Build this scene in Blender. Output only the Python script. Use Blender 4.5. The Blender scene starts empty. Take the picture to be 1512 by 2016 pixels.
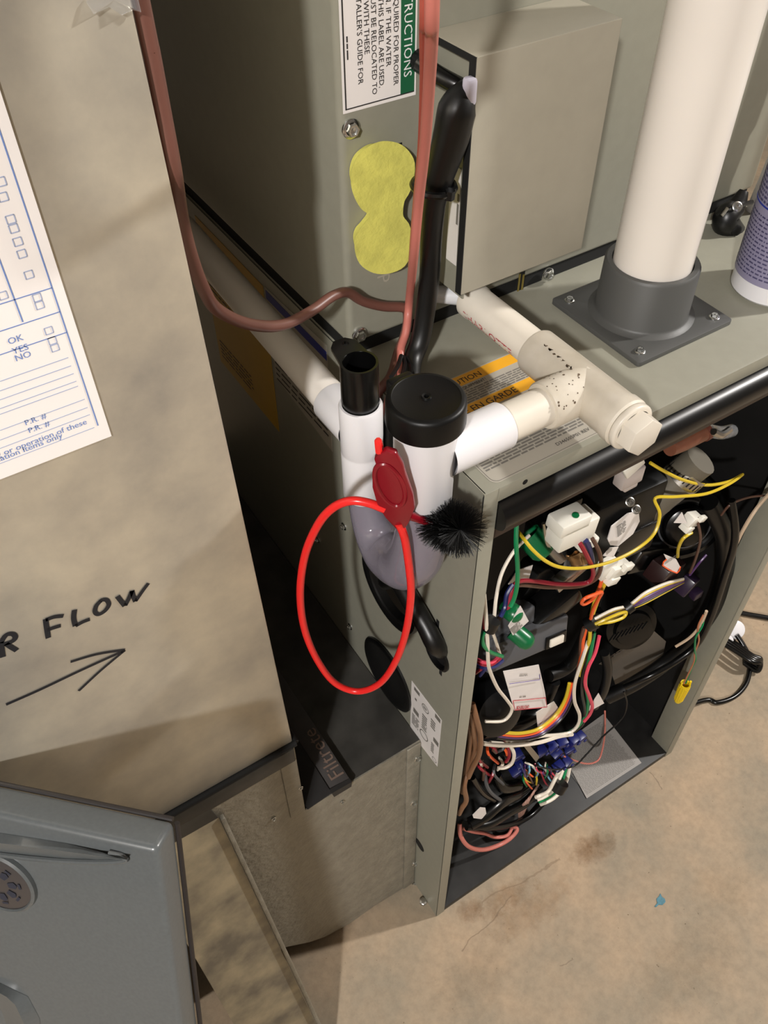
import bpy, bmesh, math, random
from mathutils import Vector, Matrix, Euler
rnd = random.Random(7)
SC = bpy.context.scene
COL = SC.collection
# ------------------------------------------------------------------ camera, world, lights, exposure
F_PX = 1711.9
CAM_POS = Vector((-0.26622, -0.29667, 1.25077))
CAM_EUL = Euler((0.740111, 0.006774, -0.572288), 'XYZ')
cam_d = bpy.data.cameras.new('camera')
cam_d.sensor_fit = 'VERTICAL'; cam_d.sensor_height = 36.0; cam_d.sensor_width = 27.0
cam_d.lens = F_PX / 2016 * 36.0
cam_d.clip_start = 0.01
cam = bpy.data.objects.new('camera', cam_d); COL.objects.link(cam)
cam.location = CAM_POS; cam.rotation_euler = CAM_EUL
SC.camera = cam
CAM_R = CAM_EUL.to_matrix()

world = bpy.data.worlds.new('world'); SC.world = world; world.use_nodes = True
world.node_tree.nodes['Background'].inputs[0].default_value = (0.9, 0.86, 0.8, 1)
world.node_tree.nodes['Background'].inputs[1].default_value = 0.05

def lamp(name, kind, loc, power, color, size, target=None):
    d = bpy.data.lights.new(name, kind); d.energy = power; d.color = color
    if kind == 'AREA':
        d.shape = 'DISK'; d.size = size
    else:
        d.shadow_soft_size = size
    o = bpy.data.objects.new(name, d); COL.objects.link(o); o.location = loc
    if target is not None:
        o.rotation_euler = (Vector(target) - Vector(loc)).to_track_quat('-Z', 'Y').to_euler()
    return o
lamp('bulb_key', 'POINT', (-1.75, -1.55, 2.36), 255, (1.0, 0.982, 0.965), 0.07)
lamp('bulb_overhead', 'POINT', (2.0, -0.64, 2.15), 205, (1.0, 0.97, 0.935), 0.05)
SC.view_settings.view_transform = 'Standard'; SC.view_settings.look = 'None'
SC.view_settings.gamma = 1.0; SC.view_settings.use_curve_mapping = False
SC.view_settings.exposure = 0.1

# ------------------------------------------------------------------ helpers
W, D, H = 0.445, 0.711, 0.8362          # furnace width, depth, height

def ray(px, py):
    return CAM_R @ Vector(((px - 756) / F_PX, -(py - 1008) / F_PX, -1.0))
def at(px, py, ax, v):
    """world point seen at a photo pixel on the plane where coordinate ax (0 x, 1 y, 2 z) equals v"""
    d = ray(px, py); s = (v - CAM_POS[ax]) / d[ax]
    return CAM_POS + d * s
def onplane(px, py, o, n):
    d = ray(px, py); s = (Vector(o) - CAM_POS).dot(n) / d.dot(n)
    return CAM_POS + d * s
def inn(px, py, y):
    """a point inside the furnace opening, kept off its right wall and base pan"""
    p = at(px, py, 1, y)
    if p.x > W - 0.013: p = at(px, py, 0, W - 0.013)
    if p.z < 0.02: p = at(px, py, 2, 0.02)
    return p

def srgb(r, g, b):
    f = lambda c: (c / 255 / 12.92) if c / 255 <= 0.04045 else ((c / 255 + 0.055) / 1.055) ** 2.4
    return (f(r), f(g), f(b), 1)
MATS = {}
def mat(name, col=(120, 120, 120), rough=0.5, metal=0.0, noise=0.0, nscale=40.0, bump=0.0, bscale=200.0,
        trans=0.0, alpha=1.0, spec=0.5, col2=None, sss=0.0, coat=0.0, rnoise=0.0):
    if name in MATS: return MATS[name]
    m = bpy.data.materials.new(name); m.use_nodes = True; MATS[name] = m
    nt = m.node_tree; b = nt.nodes['Principled BSDF']
    c = srgb(*col)
    b.inputs['Base Color'].default_value = c
    b.inputs['Roughness'].default_value = rough
    b.inputs['Metallic'].default_value = metal
    b.inputs['Specular IOR Level'].default_value = spec
    b.inputs['Transmission Weight'].default_value = trans
    b.inputs['Alpha'].default_value = alpha
    b.inputs['Coat Weight'].default_value = coat
    if sss:
        b.inputs['Subsurface Weight'].default_value = sss
        b.inputs['Subsurface Radius'].default_value = (0.004, 0.003, 0.002)
    tc = nt.nodes.new('ShaderNodeTexCoord')
    if noise or col2:
        n = nt.nodes.new('ShaderNodeTexNoise'); n.inputs['Scale'].default_value = nscale; n.inputs['Detail'].default_value = 6
        nt.links.new(tc.outputs['Object'], n.inputs['Vector'])
        r = nt.nodes.new('ShaderNodeValToRGB')
        if col2: lo, hi = srgb(*col2), c
        else: lo = tuple(x * (1 - noise) for x in c[:3]) + (1,); hi = tuple(min(1, x * (1 + noise)) for x in c[:3]) + (1,)
        r.color_ramp.elements[0].position = 0.32; r.color_ramp.elements[0].color = lo
        r.color_ramp.elements[1].position = 0.68; r.color_ramp.elements[1].color = hi
        nt.links.new(n.outputs['Fac'], r.inputs['Fac']); nt.links.new(r.outputs['Color'], b.inputs['Base Color'])
        if rnoise:
            mr = nt.nodes.new('ShaderNodeMapRange'); mr.inputs['To Min'].default_value = rough - rnoise; mr.inputs['To Max'].default_value = rough + rnoise
            nt.links.new(n.outputs['Fac'], mr.inputs['Value']); nt.links.new(mr.outputs['Result'], b.inputs['Roughness'])
    if bump:
        n2 = nt.nodes.new('ShaderNodeTexNoise'); n2.inputs['Scale'].default_value = bscale; n2.inputs['Detail'].default_value = 4
        nt.links.new(tc.outputs['Object'], n2.inputs['Vector'])
        bp = nt.nodes.new('ShaderNodeBump'); bp.inputs['Strength'].default_value = bump; bp.inputs['Distance'].default_value = 0.002
        nt.links.new(n2.outputs['Fac'], bp.inputs['Height']); nt.links.new(bp.outputs['Normal'], b.inputs['Normal'])
    return m

class MB:
    """collects shapes into one mesh"""
    def __init__(s): s.v = []; s.f = []; s.bev = 0
    def add(s, vs, fs):
        o = len(s.v); s.v += [Vector(v) for v in vs]; s.f += [tuple(i + o for i in f) for f in fs]; return s
    def box(s, lo, hi, mtx=None):
        x0, y0, z0 = lo; x1, y1, z1 = hi
        vs = [Vector(p) for p in ((x0,y0,z0),(x1,y0,z0),(x1,y1,z0),(x0,y1,z0),(x0,y0,z1),(x1,y0,z1),(x1,y1,z1),(x0,y1,z1))]
        if mtx is not None: vs = [mtx @ v for v in vs]
        return s.add(vs, [(0,3,2,1),(4,5,6,7),(0,1,5,4),(1,2,6,5),(2,3,7,6),(3,0,4,7)])
    def frame(s, a, b):
        d = (Vector(b) - Vector(a)).normalized()
        u = d.cross(Vector((0, 0, 1)))
        if u.length < 0.05: u = d.cross(Vector((0, 1, 0)))
        u.normalize(); return d, u, d.cross(u).normalized()
    def cyl(s, a, b, r1, r2=None, n=24, cap=True, rot=0.0):
        r2 = r1 if r2 is None else r2
        a, b = Vector(a), Vector(b); d, u, w = s.frame(a, b)
        vs = []
        for c, r in ((a, r1), (b, r2)):
            for i in range(n):
                t = 2 * math.pi * i / n + rot
                vs.append(c + (u * math.cos(t) + w * math.sin(t)) * r)
        fs = [(i, (i + 1) % n, n + (i + 1) % n, n + i) for i in range(n)]
        if cap: fs += [tuple(range(n))[::-1], tuple(range(n, 2 * n))]
        return s.add(vs, fs)
    def lathe(s, base, axis, prof, n=32):
        """prof: list of (radius, distance along axis)"""
        base, axis = Vector(base), Vector(axis).normalized(); d, u, w = s.frame((0, 0, 0), axis)
        vs = []; fs = []
        for r, h in prof:
            for i in range(n):
                t = 2 * math.pi * i / n
                vs.append(base + d * h + (u * math.cos(t) + w * math.sin(t)) * max(r, 1e-5))
        for k in range(len(prof) - 1):
            for i in range(n):
                j = (i + 1) % n
                fs.append((k * n + i, k * n + j, (k + 1) * n + j, (k + 1) * n + i))
        return s.add(vs, fs)
    def tube(s, pts, r, n=8, sub=6, cap=True, flat=1.0, closed=False):
        pts = [Vector(p) for p in pts]
        rs = r if isinstance(r, (list, tuple)) else [r] * len(pts)
        P, Rr = [], []
        m = len(pts)
        if sub > 1 and m > 2:
            rng = m if closed else m - 1
            for i in range(rng):
                if closed: p0, p1, p2, p3 = pts[i - 1], pts[i], pts[(i + 1) % m], pts[(i + 2) % m]; ra, rb = rs[i], rs[(i + 1) % m]
                else: p0, p1, p2, p3 = pts[max(i - 1, 0)], pts[i], pts[i + 1], pts[min(i + 2, m - 1)]; ra, rb = rs[i], rs[i + 1]
                for k in range(sub):
                    t = k / sub
                    P.append(0.5 * ((2 * p1) + (p2 - p0) * t + (2 * p0 - 5 * p1 + 4 * p2 - p3) * t * t + (3 * p1 - p0 - 3 * p2 + p3) * t ** 3))
                    Rr.append(ra + (rb - ra) * t)
            if not closed: P.append(pts[-1]); Rr.append(rs[-1])
        else: P, Rr = pts, list(rs)
        k = len(P); vs = []; fs = []; u = None
        for i in range(k):
            if closed: d = (P[(i + 1) % k] - P[i - 1])
            else: d = P[min(i + 1, k - 1)] - P[max(i - 1, 0)]
            if d.length < 1e-9: d = Vector((0, 0, 1))
            d.normalize()
            if u is None:
                u = d.cross(Vector((0.3, 0.2, 1))); u.normalize()
            else:
                u = u - d * u.dot(d)
                if u.length < 1e-6: u = d.cross(Vector((0.3, 1, 0.2)))
                u.normalize()
            w = d.cross(u)
            for j in range(n):
                t = 2 * math.pi * j / n
                vs.append(P[i] + (u * math.cos(t) + w * math.sin(t) * flat) * Rr[i])
        rng = k if closed else k - 1
        for i in range(rng):
            for j in range(n):
                a, b = i * n, ((i + 1) % k) * n
                fs.append((a + j, a + (j + 1) % n, b + (j + 1) % n, b + j))
        if cap and not closed: fs += [tuple(range(n))[::-1], tuple(range((k - 1) * n, k * n))]
        return s.add(vs, fs)
    def plate(s, outer, holes, o, u, v, thick):
        """flat sheet: outline and holes in (u, v), thickness along u x v"""
        o, u, v = Vector(o), Vector(u), Vector(v); nrm = u.cross(v).normalized()
        bm = bmesh.new()
        for loop in [outer] + list(holes):
            vv = [bm.verts.new(o + u * a + v * b) for a, b in loop]
            for i in range(len(vv)): bm.edges.new((vv[i], vv[(i + 1) % len(vv)]))
        bmesh.ops.triangle_fill(bm, use_beauty=True, use_dissolve=False, edges=bm.edges[:], normal=nrm)
        bm.verts.index_update(); bm.verts.ensure_lookup_table()
        n = len(bm.verts); vs = [x.co.copy() for x in bm.verts]; fs = [tuple(x.index for x in f.verts) for f in bm.faces]
        allv = vs + [p + nrm * thick for p in vs]
        af = [f[::-1] for f in fs] + [tuple(i + n for i in f) for f in fs]
        cnt = 0
        for loop in [outer] + list(holes):
            L = len(loop)
            for i in range(L):
                a, b = cnt + i, cnt + (i + 1) % L
                af.append((a, b, b + n, a + n))
            cnt += L
        bm.free(); return s.add(allv, af)
    def quad(s, a, b, c, d): return s.add([a, b, c, d], [(0, 1, 2, 3)])
    def sheet(s, pts, nrm, th):
        """flat polygon with a thickness th along nrm"""
        pts = [Vector(p) for p in pts]; nrm = Vector(nrm).normalized(); n = len(pts)
        vs = pts + [p + nrm * th for p in pts]
        fs = [tuple(range(n))[::-1], tuple(range(n, 2 * n))] + [(i, (i + 1) % n, n + (i + 1) % n, n + i) for i in range(n)]
        return s.add(vs, fs)
    def build(s, name, m, parent=None, bevel=0.0, seg=2, smooth=True, angle=40, label=None, kind=None):
        me = bpy.data.meshes.new(name)
        off = parent_loc(parent) if parent else Vector((0, 0, 0))
        me.from_pydata([v - off for v in s.v], [], s.f); me.update()
        bm = bmesh.new(); bm.from_mesh(me)
        bmesh.ops.recalc_face_normals(bm, faces=bm.faces[:])
        if bevel > 0:
            es = [e for e in bm.edges if len(e.link_faces) == 2 and e.calc_face_angle(0) > 0.6]
            if es: bmesh.ops.bevel(bm, geom=es, offset=bevel, segments=seg, affect='EDGES', profile=0.5, clamp_overlap=True)
        bm.to_mesh(me); bm.free()
        if smooth:
            me.polygons.foreach_set('use_smooth', [True] * len(me.polygons))
            try: me.set_sharp_from_angle(angle=math.radians(angle))
            except Exception: pass
        ob = bpy.data.objects.new(name, me); COL.objects.link(ob)
        if parent: ob.parent = parent
        ob.data.materials.append(m)
        if label: ob['label'] = label
        if kind: ob['kind'] = kind
        return ob
def parent_loc(o):
    v = Vector((0, 0, 0))
    while o: v += o.location; o = o.parent
    return v
def thing(name, label, cat, loc=(0, 0, 0), group=None):
    o = bpy.data.objects.new(name, None); COL.objects.link(o); o.location = loc
    o.empty_display_size = 0.02
    o['label'] = label; o['category'] = cat
    if group: o['group'] = group
    return o
def tag(o, label, cat, group=None):
    o['label'] = label; o['category'] = cat
    if group: o['group'] = group
    return o
def struct(o): o['kind'] = 'structure'; return o
def circ(cx, cy, r, n=28, sy=1.0): return [(cx + r * math.cos(2 * math.pi * i / n), cy + r * sy * math.sin(2 * math.pi * i / n)) for i in range(n)]
def rrect(x0, y0, x1, y1, r, n=5):
    out = []
    for cx, cy, a in ((x1 - r, y1 - r, 0), (x0 + r, y1 - r, 90), (x0 + r, y0 + r, 180), (x1 - r, y0 + r, 270)):
        for i in range(n + 1):
            t = math.radians(a + 90 * i / n); out.append((cx + r * math.cos(t), cy + r * math.sin(t)))
    return out

def text_mesh(strings, place, mirror=None):
    """strings: list of (text, origin, right, up, size, align); returns an MB holding flat lettering"""
    mb = MB()
    for txt, o, rt, up, size, al in strings:
        cu = bpy.data.curves.new('txt', 'FONT'); cu.body = txt; cu.size = size; cu.align_x = al; cu.resolution_u = 2
        ob = bpy.data.objects.new('txt', cu); COL.objects.link(ob)
        dg = bpy.context.evaluated_depsgraph_get()
        me = bpy.data.meshes.new_from_object(ob.evaluated_get(dg))
        o, rt, up = Vector(o), Vector(rt).normalized(), Vector(up).normalized()
        mb.add([place(v.co.x, v.co.y) if place else o + rt * v.co.x + up * v.co.y for v in me.vertices], [tuple(p.vertices) for p in me.polygons])
        bpy.data.objects.remove(ob); bpy.data.curves.remove(cu); bpy.data.meshes.remove(me)
    return mb
def microprint(mb, o, rt, up, width, height, lines, seed=1, fill=0.55, ragged=0.25, skip=None):
    """tiny unreadable print: rows of short word-length bars"""
    g = random.Random(seed); o, rt, up = Vector(o), Vector(rt).normalized(), Vector(up).normalized()
    lh = height / lines
    for i in range(lines):
        y = height - (i + 1) * lh; x = 0; end = width * (1 - g.random() * ragged)
        while x < end:
            w = min(lh * g.uniform(1.0, 4.2), end - x)
            a = o + rt * x + up * (y + lh * 0.2)
            mb.quad(a, a + rt * w, a + rt * w + up * lh * fill, a + up * lh * fill)
            x += w + lh * 0.45
    return mb
def wire(pts, r, m, name='wire', parent=None, n=7, sub=6):
    return MB().tube(pts, r, n=n, sub=sub).build(name, m, parent)
def hexscrew(parent, p, nrm, r=0.0042, m=None, name='screw'):
    p, nrm = Vector(p), Vector(nrm).normalized()
    mb = MB()
    mb.lathe(p, nrm, [(r * 1.35, 0), (r * 1.35, r * 0.25), (r * 1.2, r * 0.35), (r * 0.9, r * 0.38)], n=20)
    mb.cyl(p + nrm * r * 0.3, p + nrm * r * 1.0, r * 0.92, r * 0.85, n=6, cap=False)
    mb.lathe(p + nrm * r * 1.0, nrm, [(r * 0.85, 0), (r * 0.6, 0.0), (r * 0.5, -r * 0.3), (0, -r * 0.35)], n=6)
    return mb.build(name, m or M_zinc, parent)

# ------------------------------------------------------------------ materials
M_paint = mat('furnace paint', (140, 138, 124), 0.42, noise=0.03, nscale=90, bump=0.02, bscale=900)
M_paintlt = mat('cover paint', (164, 158, 142), 0.4, noise=0.03, nscale=60, bump=0.02, bscale=900)
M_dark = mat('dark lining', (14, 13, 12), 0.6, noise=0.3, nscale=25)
M_base = mat('black base pan', (30, 29, 28), 0.5, noise=0.35, nscale=50)
M_black = mat('black plastic', (8, 8, 8), 0.26)
M_blackm = mat('black matte plastic', (10, 10, 10), 0.42, bump=0.02, bscale=1500, spec=0.3)
M_rubber = mat('black rubber', (9, 9, 9), 0.38)
M_gloss = mat('black gloss enamel', (10, 10, 11), 0.32)
M_gap = mat('black foam gasket', (7, 7, 6), 0.8)
M_white = mat('white PVC', (224, 222, 224), 0.3, sss=0.08)
M_ivory = mat('ivory PVC', (215, 207, 193), 0.36, noise=0.05, nscale=25, sss=0.05)
M_dirty = mat('ivory PVC stained', (214, 206, 192), 0.42, col2=(194, 184, 166), nscale=38, sss=0.05)
M_vent = mat('vent PVC', (224, 217, 208), 0.32, noise=0.02, nscale=12, sss=0.05)
M_glue = mat('purple primer and dirt', (88, 70, 52), 0.6, noise=0.4, nscale=200)
M_smoke = mat('smoky clear plastic', (172, 166, 180), 0.12, trans=0.55, alpha=0.9)
M_clear = mat('clear plastic', (225, 228, 232), 0.12, trans=0.8, alpha=0.55)
M_grey = mat('grey PVC flange', (76, 76, 74), 0.5, bump=0.02, bscale=800)
M_red = mat('red vinyl', (232, 42, 40), 0.28, sss=0.1)
M_dred = mat('dark red vinyl', (128, 14, 28), 0.3, sss=0.08)
M_bristle = mat('black nylon bristles', (8, 8, 8), 0.4, spec=0.25)
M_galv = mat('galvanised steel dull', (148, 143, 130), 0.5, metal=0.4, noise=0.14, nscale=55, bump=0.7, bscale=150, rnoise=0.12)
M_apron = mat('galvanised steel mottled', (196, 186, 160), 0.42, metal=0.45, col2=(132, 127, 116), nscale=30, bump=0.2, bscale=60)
M_galvdark = mat('galvanised steel dark', (70, 68, 64), 0.55, metal=0.4, noise=0.3, nscale=30)  # darker grey than the other galvanised sheets
M_zinc = mat('zinc plated steel', (215, 216, 214), 0.22, metal=1.0)
M_steel = mat('brushed steel', (190, 186, 180), 0.3, metal=1.0)
M_cable = mat('brown thermostat cable', (106, 68, 58), 0.42)  # brown set dark, with the shade beside the duct in the colour
M_pink = mat('salmon cable jacket', (190, 112, 100), 0.42)  # on the cable pair: thermostat cable's jacket with its lit tone painted in
M_copper = mat('copper', (176, 108, 78), 0.35, metal=0.7)
M_pad = mat('yellow fibreglass', (216, 211, 104), 0.95, noise=0.12, nscale=70, bump=0.3, bscale=260)
M_paper = mat('white paper', (240, 234, 230), 0.7)
M_label = mat('white label', (222, 216, 212), 0.5, noise=0.04, nscale=40)
M_greylabel = mat('grey film label', (168, 162, 150), 0.5)
M_ink = mat('black ink', (42, 40, 40), 0.6)
M_greyink = mat('grey ink', (112, 108, 102), 0.6)
M_blueink = mat('blue ink', (112, 138, 196), 0.6)
M_blueink2 = mat('pale blue ink', (168, 178, 206), 0.6)
M_redink = mat('red ink', (186, 46, 60), 0.6)
M_purpink = mat('violet ink', (84, 70, 140), 0.6)
M_marker = mat('black marker', (24, 26, 32), 0.45)
M_green_b = mat('green band', (28, 96, 62), 0.5)
M_whiteink = mat('white ink', (240, 240, 238), 0.6)
M_amber = mat('amber band', (226, 164, 38), 0.5)
M_ysticker = mat('yellow sticker', (196, 152, 22), 0.5, noise=0.05, nscale=20)
M_bsticker = mat('blue print', (28, 44, 140), 0.5)
M_door = mat('blue grey enamel', (88, 92, 93), 0.3, noise=0.06, nscale=400, coat=0.2)
M_filter = mat('black filter frame', (40, 38, 37), 0.6, noise=0.15, nscale=60)
M_filter2 = mat('black filter frame top', (62, 58, 56), 0.6, noise=0.12, nscale=60)
M_filtext = mat('tan print', (122, 102, 90), 0.6)
def wm(n, c): return mat('wire ' + n, c, 0.35)
M_y, M_gr, M_w = wm('yellow', (206, 178, 44)), wm('green', (20, 124, 74)), wm('white', (226, 216, 200))
M_crim, M_navy, M_or = wm('crimson', (142, 26, 44)), wm('navy', (34, 40, 90)), wm('orange', (232, 92, 40))
M_pur, M_pk, M_br, M_bk = wm('purple', (78, 44, 100)), wm('pink', (222, 72, 96)), wm('brown', (86, 58, 46)), wm('black', (16, 16, 16))
M_tan, M_cy = wm('tan', (124, 88, 62)), wm('pale blue', (120, 176, 200))
M_nylon = mat('white nylon', (226, 222, 210), 0.4, sss=0.1)
M_greenp = mat('green plastic', (10, 96, 54), 0.3)
M_blue = mat('blue plastic', (20, 28, 92), 0.35)
M_yn = mat('yellow plastic', (228, 196, 20), 0.4)
M_greyp = mat('grey plastic', (76, 77, 80), 0.5)  # grey darkened to carry the shade inside the opening
M_stained = mat('brown stained steel', (54, 42, 37), 0.45, metal=0.4, noise=0.3, nscale=60)

def galv_mirror():
    m = bpy.data.materials.new('galvanised duct'); m.use_nodes = True
    nt = m.node_tree; b = nt.nodes['Principled BSDF']; L = nt.links.new
    tc = nt.nodes.new('ShaderNodeTexCoord')
    n = nt.nodes.new('ShaderNodeTexNoise'); n.inputs['Scale'].default_value = 11; n.inputs['Detail'].default_value = 9; n.inputs['Roughness'].default_value = 0.6
    L(tc.outputs['Object'], n.inputs['Vector'])
    r = nt.nodes.new('ShaderNodeValToRGB')
    r.color_ramp.elements[0].position = 0.3; r.color_ramp.elements[0].color = srgb(176, 172, 164)
    r.color_ramp.elements[1].position = 0.7; r.color_ramp.elements[1].color = srgb(230, 222, 202)
    L(n.outputs['Fac'], r.inputs['Fac']); L(r.outputs['Color'], b.inputs['Base Color'])
    b.inputs['Metallic'].default_value = 0.6
    mr = nt.nodes.new('ShaderNodeMapRange'); mr.inputs['To Min'].default_value = 0.26; mr.inputs['To Max'].default_value = 0.46
    L(n.outputs['Fac'], mr.inputs['Value']); L(mr.outputs['Result'], b.inputs['Roughness'])
    n2 = nt.nodes.new('ShaderNodeTexNoise'); n2.inputs['Scale'].default_value = 7; n2.inputs['Detail'].default_value = 2
    n3 = nt.nodes.new('ShaderNodeTexNoise'); n3.inputs['Scale'].default_value = 60; n3.inputs['Detail'].default_value = 4
    mp = nt.nodes.new('ShaderNodeMapping'); mp.inputs['Scale'].default_value = (1, 1, 0.35)
    L(tc.outputs['Object'], n2.inputs['Vector']); L(tc.outputs['Object'], mp.inputs['Vector']); L(mp.outputs['Vector'], n3.inputs['Vector'])
    bp = nt.nodes.new('ShaderNodeBump'); bp.inputs['Strength'].default_value = 0.22; bp.inputs['Distance'].default_value = 0.02
    bp2 = nt.nodes.new('ShaderNodeBump'); bp2.inputs['Strength'].default_value = 0.08; bp2.inputs['Distance'].default_value = 0.002
    L(n2.outputs['Fac'], bp.inputs['Height']); L(n3.outputs['Fac'], bp2.inputs['Height'])
    L(bp.outputs['Normal'], bp2.inputs['Normal']); L(bp2.outputs['Normal'], b.inputs['Normal'])
    return m
M_duct = galv_mirror()

def concrete():
    m = bpy.data.materials.new('concrete'); m.use_nodes = True
    nt = m.node_tree; b = nt.nodes['Principled BSDF']; L = nt.links.new
    tc = nt.nodes.new('ShaderNodeTexCoord')
    def noise(s, d, rough=0.5):
        n = nt.nodes.new('ShaderNodeTexNoise'); n.inputs['Scale'].default_value = s; n.inputs['Detail'].default_value = d; n.inputs['Roughness'].default_value = rough
        L(tc.outputs['Object'], n.inputs['Vector']); return n
    def ramp(src, stops):
        r = nt.nodes.new('ShaderNodeValToRGB')
        for i, (p, c) in enumerate(stops):
            e = r.color_ramp.elements[i] if i < 2 else r.color_ramp.elements.new(p)
            e.position = p; e.color = c
        L(src, r.inputs['Fac']); return r
    def mul(a, bb, fac=1.0):
        x = nt.nodes.new('ShaderNodeMix'); x.data_type = 'RGBA'; x.blend_type = 'MULTIPLY'; x.inputs[0].default_value = fac
        L(a, x.inputs[6]); L(bb, x.inputs[7]); return x.outputs[2]
    base = ramp(noise(7, 8, 0.6).outputs['Fac'], [(0.34, srgb(140, 130, 112)), (0.66, srgb(174, 151, 124))]).outputs['Color']
    fine = ramp(noise(90, 6, 0.7).outputs['Fac'], [(0.35, (0.82, 0.82, 0.82, 1)), (0.6, (1.02, 1.02, 1.02, 1))]).outputs['Color']
    specks = ramp(noise(160, 2, 0.5).outputs['Fac'], [(0.235, (0.35, 0.28, 0.2, 1)), (0.27, (1, 1, 1, 1))]).outputs['Color']
    c = mul(mul(base, fine, 0.8), specks, 0.8)
    # brown water stain in front of the furnace, a blot with a shape of its own
    sep = nt.nodes.new('ShaderNodeSeparateXYZ')
    wob = noise(22, 4); add = nt.nodes.new('ShaderNodeMix'); add.data_type = 'RGBA'; add.blend_type = 'LINEAR_LIGHT'; add.inputs[0].default_value = 0.014
    L(tc.outputs['Object'], add.inputs[6]); L(wob.outputs['Color'], add.inputs[7]); L(add.outputs[2], sep.inputs['Vector'])
    def math_(op, a, bv):
        x = nt.nodes.new('ShaderNodeMath'); x.operation = op
        for i, q in enumerate((a, bv)):
            if isinstance(q, (int, float)): x.inputs[i].default_value = q
            else: L(q, x.inputs[i])
        return x.outputs[0]
    def blob(cx, cy, rx, ry, col):
        nonlocal c
        dx = math_('DIVIDE', math_('SUBTRACT', sep.outputs[0], cx), rx); dy = math_('DIVIDE', math_('SUBTRACT', sep.outputs[1], cy), ry)
        d = math_('ADD', math_('MULTIPLY', dx, dx), math_('MULTIPLY', dy, dy))
        fl = ramp(noise(60, 5, 0.7).outputs['Fac'], [(0.3, (0, 0, 0, 1)), (0.6, (1, 1, 1, 1))])
        d2 = math_('ADD', d, math_('MULTIPLY', fl.outputs['Color'], 0.5))
        r = ramp(d2, [(0.1, col), (1.0, (1, 1, 1, 1))])
        c = mul(c, r.outputs['Color'])
    p = at(1170, 1672, 2, 0); blob(p.x, p.y, 0.05, 0.03, (0.5, 0.38, 0.26, 1))
    p = at(1000, 1765, 2, 0); blob(p.x, p.y, 0.06, 0.022, (0.68, 0.58, 0.48, 1))
    p = at(930, 1790, 2, 0); blob(p.x, p.y, 0.03, 0.02, (0.62, 0.5, 0.4, 1))
    p = at(1040, 1790, 2, 0); blob(p.x, p.y, 0.10, 0.03, (0.8, 0.72, 0.64, 1))
    p = at(1360, 1900, 2, 0); blob(p.x, p.y, 0.12, 0.06, (0.78, 0.78, 0.76, 1))
    p = at(930, 1930, 2, 0); blob(p.x, p.y, 0.08, 0.05, (0.8, 0.79, 0.77, 1))
    p = at(1420, 1750, 2, 0); blob(p.x, p.y, 0.06, 0.05, (0.84, 0.83, 0.8, 1))
    # long crack roughly along the front of the furnace
    def crack(pa, pb, w, col):
        nonlocal c
        dx, dy = pb.x - pa.x, pb.y - pa.y; ln = math.hypot(dx, dy); dx /= ln; dy /= ln
        rx = math_('SUBTRACT', sep.outputs[0], pa.x); ry = math_('SUBTRACT', sep.outputs[1], pa.y)
        al = math_('ADD', math_('MULTIPLY', rx, dx), math_('MULTIPLY', ry, dy))
        pe = math_('ABSOLUTE', math_('SUBTRACT', math_('MULTIPLY', rx, dy), math_('MULTIPLY', ry, dx)), 0)
        inside = math_('MULTIPLY', math_('GREATER_THAN', al, 0), math_('LESS_THAN', al, ln))
        near = math_('LESS_THAN', pe, w)
        f = math_('MULTIPLY', math_('MULTIPLY', inside, near), 0.4)
        x = nt.nodes.new('ShaderNodeMix'); x.data_type = 'RGBA'; L(f, x.inputs[0]); L(c, x.inputs[6]); x.inputs[7].default_value = col
        c = x.outputs[2]
    crack(at(905, 1872, 2, 0), at(1010, 1770, 2, 0), 0.0009, srgb(96, 78, 60))
    crack(at(1282, 1520, 2, 0), at(1306, 1553, 2, 0), 0.0007, srgb(80, 62, 46))
    crack(at(955, 1775, 2, 0), at(1105, 1690, 2, 0), 0.0011, srgb(112, 90, 68))
    crack(at(1103, 1905, 2, 0), at(1128, 1893, 2, 0), 0.0009, srgb(100, 84, 68))
    L(c, b.inputs['Base Color']); b.inputs['Roughness'].default_value = 0.72
    bp = nt.nodes.new('ShaderNodeBump'); bp.inputs['Strength'].default_value = 0.15; bp.inputs['Distance'].default_value = 0.002
    L(noise(120, 6, 0.7).outputs['Fac'], bp.inputs['Height']); L(bp.outputs['Normal'], b.inputs['Normal'])
    return m
M_conc = concrete()
M_wall = mat('painted basement wall', (92, 86, 78), 0.8, noise=0.08, nscale=3)
M_ceil = mat('ceiling boards', (88, 78, 66), 0.85, noise=0.1, nscale=5)

# ------------------------------------------------------------------ room
struct(MB().box((-2.6, -2.9, -0.1), (3.0, 2.2, 0)).build('floor', M_conc))
struct(MB().box((-2.6, -2.9, 2.5), (3.0, 2.2, 2.6)).build('ceiling', M_ceil))
struct(MB().box((-2.6, 2.1, 0), (3.0, 2.2, 2.5)).build('wall_back', M_wall))
struct(MB().box((-2.6, -2.9, 0), (3.0, -2.8, 2.5)).build('wall_front', M_wall))
struct(MB().box((-2.6, -2.8, 0), (-2.5, 2.1, 2.5)).build('wall_left', M_wall))
struct(MB().box((2.9, -2.8, 0), (3.0, 2.1, 2.5)).build('wall_right', M_wall))

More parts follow.
